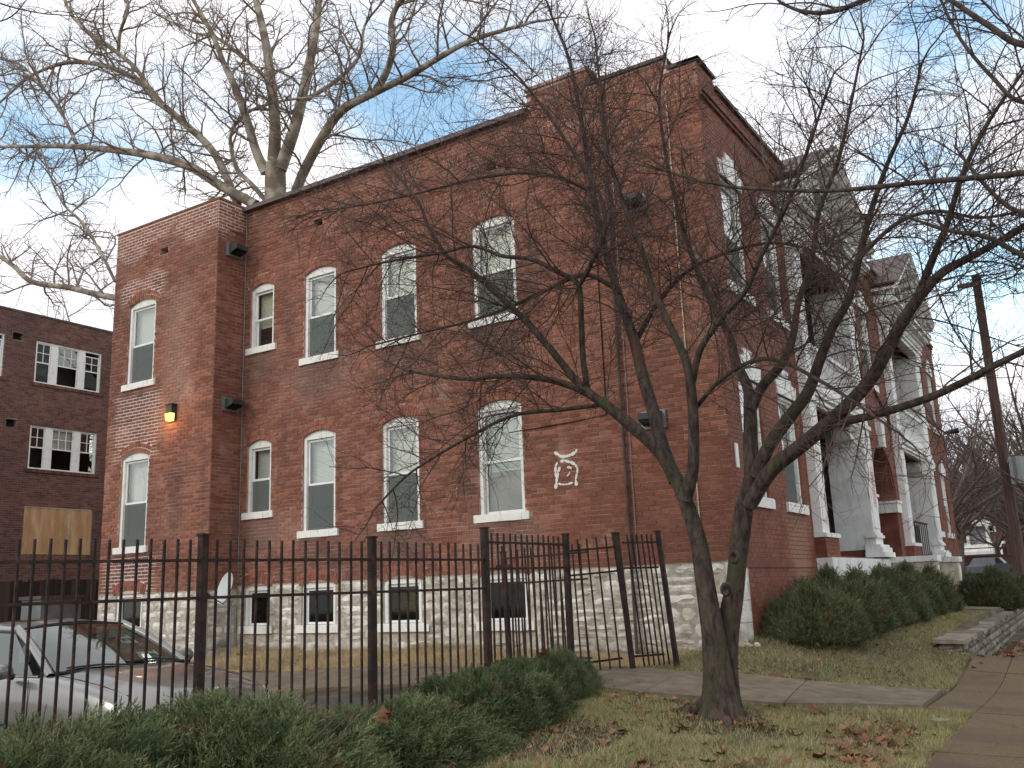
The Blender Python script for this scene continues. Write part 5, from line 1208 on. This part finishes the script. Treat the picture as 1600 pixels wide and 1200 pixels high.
# ---------------------------------------------------------------- street tree overhanging from the right
sr = [
 (PX([(1800, 200), (1700, 250), (1600, 270), (1450, 284), (1300, 298), (1200, 296), (1130, 290), (1050, 270), (990, 255)], 6.2, 7.0), [x / FOC * 7 for x in (6.5, 5.5, 4.4, 3.8, 3.3, 2.8, 2.4, 2, 1.5)], .35),
 (PX([(1800, 60), (1700, 60), (1600, 70), (1545, 40), (1500, 10), (1440, -30)], 6.2, 6.4), [x / FOC * 7 for x in (8, 7, 4.5, 4, 3.5, 3)], .2),
 (PX([(1800, 170), (1700, 140), (1600, 160), (1550, 120), (1500, 60), (1470, 0)], 6.8, 7.2), [x / FOC * 7 for x in (6, 5, 3.5, 3, 2.5, 2)], .2),
 (PX([(1460, -60), (1360, -5), (1300, 18), (1255, 18), (1220, 5)], 6.0, 6.2), [x / FOC * 7 for x in (5, 4, 3.4, 3, 2)], .1),
 (PX([(1750, 480), (1650, 420), (1600, 400), (1540, 370), (1480, 360), (1420, 340)], 7.5, 8), [x / FOC * 8 for x in (6, 5, 4, 3.5, 3, 2)], .2),
 (PX([(1750, 300), (1660, 330), (1590, 330), (1540, 290), (1500, 240)], 7.5, 8), [x / FOC * 8 for x in (5, 4, 3.4, 3, 2)], .2),
]
LR = [(.16, .4, 1.2, .007, .09, .13, .01, 5), (.12, .2, .55, .0038, .07, .16, .0, 4), (.10, .10, .25, .0022, .05, .18, 0, 3)]
st = at(1850, 330, 6.6)
tree('street_tree', 'bare street tree at right whose branches reach in overhead', (1.5, 6.6, -1.4), sr, [([(1.9, 6.6, -1.4), (1.85, 6.6, .5), (st[0] + .5, 6.6, 2.5), (st[0] + .3, 6.6, 5)], [.22, .18, .15, .08])], M_bark, M_twig, LR, .5)
# dark branch tips at the top left from a tree beside the camera
sl2 = [(PX([(-80, -30), (0, 5), (60, 20), (110, 25), (160, 38)], 6.5, 6.6), [.02, .012, .009, .007, .004], .3), (PX([(-60, 40), (10, 30), (50, -10)], 6.6, 6.4), [.014, .01, .006], .2), (PX([(540, -40), (600, -10), (680, -5), (760, -20)], 6.4, 6.8), [.009, .007, .005, .004], .1)]
tree('overhanging_tree', 'dark bare branch tips hanging into the top left corner', (-6.5, 3.0, -1.4), sl2, [([(-9.6, .6, -1.5), (-9.6, .8, 2), (-9.4, 2, 4.6), (-8.9, 3.6, 6.2)], [.12, .1, .07, .03])], M_bark, M_twig, [(.2, .3, .9, .006, .1, .16, -.02, 4), (.14, .15, .4, .0035, .07, .18, -.02, 3)], .3)

# ---------------------------------------------------------------- background bare trees
def bare(name, lab, x, y, H, spread, seedv, mt=M_btwig, n=9, grp='bare trees along the far street', dense=1., tr=.28):
    global RNG
    keep = RNG; RNG = np.random.default_rng(seedv); g = h1(x, y); fork = H * RNG.uniform(.25, .38); T = [np.array((x, y, g - .2)), np.array((x + RNG.normal(0, .2), y, g + fork * .6)), np.array((x + RNG.normal(0, .3), y, g + fork))]; L_ = []
    for i in range(n):
        a = i * 2.4 + RNG.uniform(-.3, .3); up = RNG.uniform(.45, 1); p = [T[-1] + np.array((0, 0, -RNG.uniform(0, .3) * fork))]; d = np.array((math.cos(a) * spread, math.sin(a) * spread, H * .62 * up))
        for k in (.3, .65, 1): p.append(p[0] + d * np.array((k ** .8, k ** .8, k ** 1.1)) + RNG.normal(0, .05 * H * .3, 3))
        r = tr * .5 * RNG.uniform(.6, 1); L_.append((p, [r, r * .7, r * .4, r * .15], .15))
    lv = [(.55 / dense, H * .10, H * .26, .035, H * .03, .2, .03, 4), (.45 / dense, H * .05, H * .12, .016, H * .02, .22, .0, 3), (.40, H * .02, H * .055, .010, H * .015, .2, 0, 3)]
    o = tree(name, lab, (x, y, g), L_, [(T, [tr, tr * .85, tr * .7])], mt, mt, lv, H * .08, group=grp, trunk_sides=8); RNG = keep; return o
bare('bare_tree', 'slender bare tree just right of the far building corner', -6.3, 42, 9.5, 3.4, 3, dense=.9)
bare('bare_tree', 'bare spreading tree behind the wooden utility pole', -2.2, 47, 11, 4.2, 5, dense=.9)
bare('bare_tree', 'tall bare tree at the right edge beyond the transformer', 1.2, 44, 13, 4.5, 8, dense=.9)
protos = [bare('hillside_tree', 'bare brown tree among others on the distant hillside', x, y, H, H * .36, 20 + i, n=9, grp='bare trees on the wooded hillside', dense=.62, tr=.26) for i, (x, y, H) in enumerate(((-9, 66, 11), (-14, 90, 13), (-4, 84, 12)))]
rgt = np.random.default_rng(12); cnt = 0
for _ in range(400):
    if cnt >= 62: break
    y = rgt.uniform(68, 205); px = rgt.uniform(1425, 1680) ; p = at(px, 860, y); x = p[0]
    if y < 112 and (1500 < px < 1560): continue
    src = protos[cnt % 3]; e = src.copy(); C.objects.link(e); e.location = (x, y, h1(x, y)); e.rotation_euler = (0, 0, rgt.uniform(0, 6.28)); k = rgt.uniform(.8, 1.25); e.scale = (k, k, k)
    for ch in list(src.children):
        c2 = ch.copy(); C.objects.link(c2); inv = ch.matrix_parent_inverse.copy(); c2.parent = e; c2.matrix_parent_inverse = inv
    cnt += 1
nbx = at(-30, 330, 22)
bare('bare_tree', 'twiggy bare tree at the left edge above the dark brick building', -30.5, 22, 17, 5.5, 9, M_stwig, grp='bare trees behind the neighbour building', dense=.9)
bare('thin_sapling', 'thin bare sapling in front of the dark brick neighbour at the left edge', -21.0, 9.8, 5.6, 1.6, 14, M_btwig, 6, 'saplings by the neighbour building', 2.2, .05)

# ---------------------------------------------------------------- junipers
def juniper_mesh(rx, ry, hgt, n, seedv, up=.5, ln=(.09, .21), wdt=.0040, ex=1.6):
    rg = np.random.default_rng(seedv); V = []; Rn = []; 
    k = 11
    cnt = 0
    # lumps make the outline uneven
    lumps = [(rg.uniform(-.85, .85) * rx, rg.uniform(-.85, .85) * ry, rg.uniform(.55, 1.12) * hgt, rg.uniform(.2, .42) * min(rx, ry)) for _ in range(22)]
    tri = []
    while cnt < n:
        a, c = rg.uniform(-1, 1, 2)
        if a * a + c * c > 1: continue
        top = hgt * (1 - (a * a + c * c) ** ex) * .70; x, y = a * rx, c * ry
        for lx, ly, lz, lr in lumps:
            dd = ((x - lx) ** 2 + (y - ly) ** 2) / (lr * lr)
            if dd < 1: top = max(top, lz * (1 - (a * a + c * c) ** 3) * (1 - .35 * dd))
        zf = rg.random() ** .45; z = .04 + top * zf * rg.uniform(.92, 1.0); out = np.array((a * 1.1, c * 1.1, up + .5 * zf)) + rg.normal(0, .38, 3); out /= np.linalg.norm(out)
        L_ = rg.uniform(*ln) * (1.5 if rg.random() < .06 and zf > .85 else 1); p = np.array((x, y, z)) - out * L_ * .35; s = np.cross(out, rg.normal(0, 1, 3)); s /= np.linalg.norm(s); s2 = np.cross(out, s); bend = rg.normal(0, .12, 3); bend[2] -= .12
        rnd = 2.0 if rg.random() < .02 or (math.sin(x * 6.1 + seedv) * math.sin(y * 5.3) > .93) else rg.random() * .5 + .5 * (.5 + .5 * math.sin(x * 9 + 3 * math.sin(y * 7)))
        for j in range(k):
            t = (j + .5) / k; q = p + out * L_ * t + bend * L_ * t * t; sg = 1 if j % 2 else -1; w = L_ * .30 * (1 - t * .75); ax = s if (j // 2) % 2 == 0 else s2; tip = q + (ax * sg * w + out * w * 1.3); wd = np.cross(tip - q, s + s2 * .5); wd = wd / (np.linalg.norm(wd) + 1e-9) * wdt
            V += [q - wd * 1.3, q + wd * 1.3, tip + out * .004]; Rn.append(rnd)
        q = p + out * L_ * 1.12 + bend * L_; V += [p - s * .005, p + s * .005, q]; Rn.append(rnd); cnt += 1
    V = np.array(V); b = MB(); b.v = [V]; b.n = len(V); b.f = [(3 * i, 3 * i + 1, 3 * i + 2) for i in range(len(V) // 3)]; b.r = Rn
    return b
def juniper(name, loc, mesh, wood, label, group, rz=0., sc=(1, 1, 1)):
    e = empty(name, loc, label, 'shrub', group, rz); e.scale = sc
    o = bpy.data.objects.new('foliage', mesh); C.objects.link(o); o.parent = e; o = bpy.data.objects.new('stems', wood); C.objects.link(o); o.parent = e; return e
wd = MB(); rg = np.random.default_rng(4)
for k in range(90):
    a = rg.uniform(0, 6.28); l = rg.uniform(.3, .95); u_ = 1.0 if k % 3 else 1.55; wd.tube([(math.cos(a) * .08, math.sin(a) * .08, -.06), (math.cos(a) * l * .5, math.sin(a) * l * .5, .10 + rg.uniform(0, .15)), (math.cos(a + .2) * l, math.sin(a + .2) * l, .16 + rg.uniform(0, .38) * u_)], [.014, .009, .003], 5)
wood = wd.mesh('stems', M_junw, True)
jA = juniper_mesh(1.0, 1.15, .70, 13500, 1).mesh('foliage', M_jun); jB = juniper_mesh(1.0, 1.15, .68, 13500, 2).mesh('foliage', M_jun)
G1 = 'junipers of the low hedge in front of the iron fence'
H1 = [(-5.75, 3.2, 1.05, 1.1, 1.16, 0, 'low juniper at the bottom left corner under the parked car'), (-5.45, 4.75, 1.0, 1.1, .98, 1.6, 'low juniper under the first fence post with fallen leaves caught in it'),
      (-5.25, 6.2, .88, 1.1, .66, 3.0, 'low juniper under the second thick fence post'), (-5.3, 7.7, .66, 1.0, .72, .4, 'low juniper below the tall corner post of the fence'), (-5.42, 8.95, .50, .8, .68, 2.2, 'last juniper of the low hedge with bare stems at its foot near the walk')]
for i, (x, y, sx, sy, sz, rz, lab) in enumerate(H1): juniper('juniper_shrub', (x, y, h1(x, y)), jA if i % 2 == 0 else jB, wood, lab, G1, rz if sx > .9 else (0 if i % 2 else math.pi), (sx, sy, sz))
jC = juniper_mesh(.95, 1.3, .92, 9500, 5, .6, (.12, .30), .0060, 2.6).mesh('foliage', M_jun2); jD = juniper_mesh(.95, 1.3, .90, 9500, 6, .6, (.12, .30), .0060, 2.6).mesh('foliage', M_jun2)
G2 = 'upright junipers along the front of the building'
for i, (x, y, sx, sy, sz, lab) in enumerate(((-3.85, 13.8, .72, .62, .86, 'bushy juniper at the building corner behind the tree trunk'), (-3.80, 14.9, .78, .72, .98, 'second bushy juniper from the corner in front of the street facade'), (-3.78, 16.2, .78, .78, .90, 'third bushy juniper from the corner, before the first white pilaster'),
        (-3.75, 17.6, .80, .82, .98, 'bushy juniper below the middle of the first porch'), (-3.72, 19.0, .80, .82, .92, 'bushy juniper below the right pier of the first porch'), (-3.65, 20.3, .82, .80, 1.0, 'bushy juniper at the right end of the facade hedge beside the entrance path'))):
    juniper('juniper_bush', (x, y, h1(x, y) - .05), jC if i % 2 == 0 else jD, wood, lab, G2, (0, math.pi)[i // 2 % 2], (sx, sy, sz))
juniper('juniper_bush', (-3.1, 24.9, h1(-3.1, 24.9) - .05), jC, wood, 'dark rounded juniper above the stone retaining wall past the entrance path', G2, .7, (.75, 1.0, .98))
juniper('juniper_bush', (-2.9, 28.6, h1(-2.9, 28.6) - .05), jD, wood, 'farthest dark juniper at the right edge over the stone wall', G2, .2, (.7, .9, .9))

# ---------------------------------------------------------------- grass, straw, leaves
def blades(name, m, n, region, h0, h1_, w, seedv, dens=None):
    rg = np.random.default_rng(seedv); P = []
    while sum(len(p) for p in P) < n:
        x = rg.uniform(region[0], region[1], n); y = rg.uniform(region[2], region[3], n); ok = dens(x, y, rg); P.append(np.c_[x[ok], y[ok]])
    P = np.concatenate(P)[:n]; z = hz(P[:, 0], P[:, 1]); B = np.c_[P, z]; H = rg.uniform(h0, h1_, n) * (1 + .45 * patch(P[:, 0] * 2.3, P[:, 1] * 2.1)); lean = rg.normal(0, .55, (n, 2)) * H[:, None]; a = rg.uniform(0, 6.28, n); d = np.c_[np.cos(a), np.sin(a)] * w
    V = np.zeros((n, 3, 3)); V[:, 0] = B; V[:, 0, :2] -= d; V[:, 1] = B; V[:, 1, :2] += d; V[:, 2] = B; V[:, 2, :2] += lean; V[:, 2, 2] += H
    b = MB(); b.v = [V.reshape(-1, 3)]; b.n = 3 * n; b.f = [(3 * i, 3 * i + 1, 3 * i + 2) for i in range(n)]; b.r = list(rg.random(n))
    return tag(b.build(name, m, None, kind='stuff'), 'short patchy winter grass' if m is M_grass else 'dry straw-coloured grass along the stone base', 'grass')
def patch(x, y): return np.sin(x * 1.9 + 1.3 * np.sin(y * 1.3)) * np.cos(y * 1.7 + x * .6) + .5 * np.sin(5.1 * x + 2) * np.sin(4.3 * y)
def not_paved(x, y):
    w1 = np.interp(x, [-5.85, -4.45, -3.1, -1.98], [9.55, 9.35, 9.75, 10.75]); w2 = np.interp(x, [-5.85, -4.6, -3.3, -2.02], [11.1, 10.8, 11.3, 12.25])
    on = (y > w1 - .03) & (y < w2 + .03) & (x > -5.9); return ~on & (x < np.where(y < 10.72, -1.50 + .03 * np.sin(y * 9) + .02 * np.sin(y * 23), -1.97)) & ~((x > -2.5) & (y > 14.75))
def d_lawn(x, y, rg):
    dirt = (np.hypot(x + 4.5, (y - 7.3) * .8) < .75) | ((np.hypot((x + 2.7) / 1.1, (y - 8.45) / .32) < 1))
    dirt |= (patch(x * 1.7 + 3, y * 1.7) < -.95) | (np.hypot(x + 3.5, y - 9) < .42) & (rg.random(len(x)) < .8); u = rg.random(len(x)); return not_paved(x, y) & (u < np.where(dirt, .08, np.clip(.62 + .45 * patch(x, y), .12, 1))) & ~((x < -5.4) & (y < 9)) & (np.hypot(x + 3.52, y - 9.02) > .24)
blades('grass_near', M_grass, 100000, (-5.2, -1.46, 5.2, 10.8), .020, .075, .0028, 3, d_lawn)
blades('grass_bank', M_grass, 60000, (-5.3, -2.0, 10.8, 21.5), .025, .060, .0030, 4, lambda x, y, rg: not_paved(x, y) & (y < 21.8) & ~((x < -4.47) & (y > 12.75)) & (rg.random(len(x)) < .85))
blades('dry_grass', M_straw, 60000, (-14.5, -5.3, 11.45, 12.78), .03, .11, .0035, 5, lambda x, y, rg: np.ones(len(x), bool))
sb = ribbon('', [(-14.55, 11.42), (-5.55, 11.32)], [(-14.55, 12.78), (-5.4, 12.78)], M_straw, .012, 50, 6); sb.build('straw_bed', M_straw, None, True, 'structure')
def leafshape(rg, s):
    pts = []; lob = [(0, -.42), (.10, -.22), (.42, -.32), (.26, -.05), (.52, .16), (.22, .18), (.18, .38), (0, .62), (-.18, .36), (-.22, .17), (-.5, .18), (-.25, -.06), (-.40, -.33), (-.10, -.22)]
    c1, c2 = rg.uniform(.3, 1.3, 2); V = [(0, 0, 0)]
    for a, b_ in lob:
        a += rg.normal(0, .03); b_ += rg.normal(0, .03); V.append((a * s, b_ * s, s * (c1 * a * a + c2 * b_ * b_ * .6 + rg.normal(0, .03))))
    return np.array(V), [(0, i, i % 14 + 1) for i in range(1, 15)]
def rotm(rg, flat=.35):
    e = Matrix.Rotation(rg.uniform(0, 6.28), 3, 'Z') @ Matrix.Rotation(rg.normal(0, flat), 3, 'X') @ Matrix.Rotation(rg.normal(0, flat), 3, 'Y'); return np.array(e)
rg = np.random.default_rng(77); lb = MB()
def scatter(n, x0, x1, y0, y1, s0, s1, cond=None, clump=None, dz=.01):
    k = 0
    while k < n:
        if clump: c = clump[rg.integers(len(clump))]; x = rg.normal(c[0], c[2]); y = rg.normal(c[1], c[2] * c[3])
        else: x = rg.uniform(x0, x1); y = rg.uniform(y0, y1)
        if cond and not cond(x, y): continue
        V, Fs = leafshape(rg, rg.uniform(s0, s1)); V = V @ rotm(rg).T + np.array((x, y, h1(x, y) + dz + rg.uniform(0, .02))); lb.add(V, Fs, rg.random()); k += 1
scatter(250, 0, 0, 0, 0, .05, .11, lambda x, y: x < -1.5, [(-1.9, 7.9, .20, 2.2), (-2.0, 9.0, .22, 2), (-1.8, 6.9, .15, 2)], .02)
scatter(330, -5.2, -1.6, 5.4, 9.3, .035, .09); scatter(70, 0, 0, 0, 0, .05, .10, None, [(-3.75, 8.7, .18, 1), (-3.2, 8.85, .15, 1)]); scatter(110, 0, 0, 0, 0, .04, .09, lambda x, y: not_paved(np.array(x), np.array(y)), [(-4.0, 9.3, .5, .12), (-3.0, 9.7, .4, .15), (-3.4, 11.5, .6, .12)])
scatter(200, 0, 0, 0, 0, .05, .12, None, [(-4.4, 7.6, .35, 1.5), (-4.6, 6.0, .35, 1.5), (-4.9, 9.2, .2, 1.5)])
scatter(260, -5, -2.5, 11, 14, .03, .07); scatter(160, -4.2, -2.6, 14, 20, .04, .08)
scatter(240, 0, 0, 0, 0, .06, .12, lambda x, y: x > -2.1, [(-1.88, 16.3, .10, 12), (-1.9, 19, .12, 14)], .03)
scatter(120, -14, -6, 11.4, 12.6, .05, .09)
tag(lb.build('leaf_litter', M_leaf, None, kind='stuff'), 'scattered small brown fallen leaves', 'leaves')
# larger leaves one can point to
lm = []
for k in range(6): V, Fs = leafshape(rg, 1.0); b = MB(); b.add(V, Fs); lm.append(b.mesh('leaf', M_leaf))
big = [(1070, 1140), (1040, 1180), (1190, 1190), (1215, 1170), (1240, 1150), (1260, 1172), (1280, 1185), (1160, 1195), (1230, 1192), (1300, 1160), (1190, 1135), (985, 1165), (1005, 1192), (890, 1185), (940, 1188), (1110, 1190), (1055, 1145), (1340, 1145), (1400, 1155), (1350, 1172), (975, 1140), (865, 1165), (1130, 1178), (1320, 1190), (1270, 1110)]
for i, (px, py) in enumerate(big):
    v = at(px, py, 1.0); k = (-1.32) / v[2]; x, y = v[0] * k, v[1] * k
    for _ in range(3): z = h1(x, y); k = (z + .03) / v[2]; x, y = v[0] * k, v[1] * k
    o = bpy.data.objects.new('fallen_leaf', lm[i % 6]); C.objects.link(o); s = rg.uniform(.10, .19); o.scale = (s, s, s); o.location = (x, y, h1(x, y) + .03); o.rotation_euler = (rg.normal(0, .3), rg.normal(0, .3), rg.uniform(0, 6.28))
    tag(o, 'large curled brown sycamore leaf lying on the lawn grass', 'leaf', 'large fallen leaves on the lawn')
for i, (px, py, Y) in enumerate(((70, 1172, 3.85), (110, 1180, 3.9), (225, 1158, 4.35), (215, 1172, 4.3), (300, 1130, 4.8), (428, 1112, 5.3), (410, 1165, 5.0), (235, 1148, 4.4), (850, 1024, 8.3), (95, 1165, 3.9), (610, 1120, 5.9), (485, 1175, 5.1), (600, 1130, 5.9))):
    p = at(px, py, Y); p[2] += .02; o = bpy.data.objects.new('caught_leaf', lm[i % 6]); C.objects.link(o); s = rg.uniform(.13, .21); o.scale = (s, s, s); o.location = tuple(p); o.rotation_euler = (rg.normal(.4, .4), rg.normal(0, .4), rg.uniform(0, 6.28))
    tag(o, 'brown sycamore leaf caught on top of the juniper hedge', 'leaf', 'fallen leaves caught in the hedge')
# litter: a crumpled can at the bottom edge and a white scrap by the wall
p = at(712, 1194, 5.2); q = MB(); V, Fs = leafshape(rg, .2); z0 = h1(p[0], p[1])
def crumple(name, x, y, s, m, lab):
    rgc = np.random.default_rng(5); q = MB(); V = []; n, k = 6, 10
    for j in range(n + 1):
        for i in range(k):
            a = i * 2 * math.pi / k; t = math.pi * j / n; r = s * (1 + rgc.normal(0, .16)); V.append((x + r * math.sin(t) * math.cos(a) * 1.4, y + r * math.sin(t) * math.sin(a), h1(x, y) + s * .5 + r * .55 * math.cos(t)))
    q.add(V, [(j * k + i, j * k + (i + 1) % k, (j + 1) * k + (i + 1) % k, (j + 1) * k + i) for j in range(n) for i in range(k)]); tag(q.build(name, m, None), lab, 'litter')
M_foil = mat('crumpled_foil', (.6, .62, .64), (.3, .32, .35), 30, .3, metal=.8)
crumple('foil_scrap', -4.02, 5.35, .07, M_foil, 'crumpled silver foil scrap at the bottom edge of the picture')
crumple('paper_scrap', -1.92, 16.9, .07, M_litter, 'white scrap of paper among leaves beside the stone wall')
# a skirt of splash-stained earth at the wall foot on the right of the gate
q = MB()
for k in range(14):
    x = -5.0 + k * .05 + RNG.uniform(-.02, .02); y = 12.72 - RNG.uniform(0, .1) ; s = RNG.uniform(.05, .12)
    stone(Face('south', y), x, x + s * 1.6, h1(x, y) - .03, h1(x, y) + s * .6, .03, M_stone, bld, name='loose_stone')
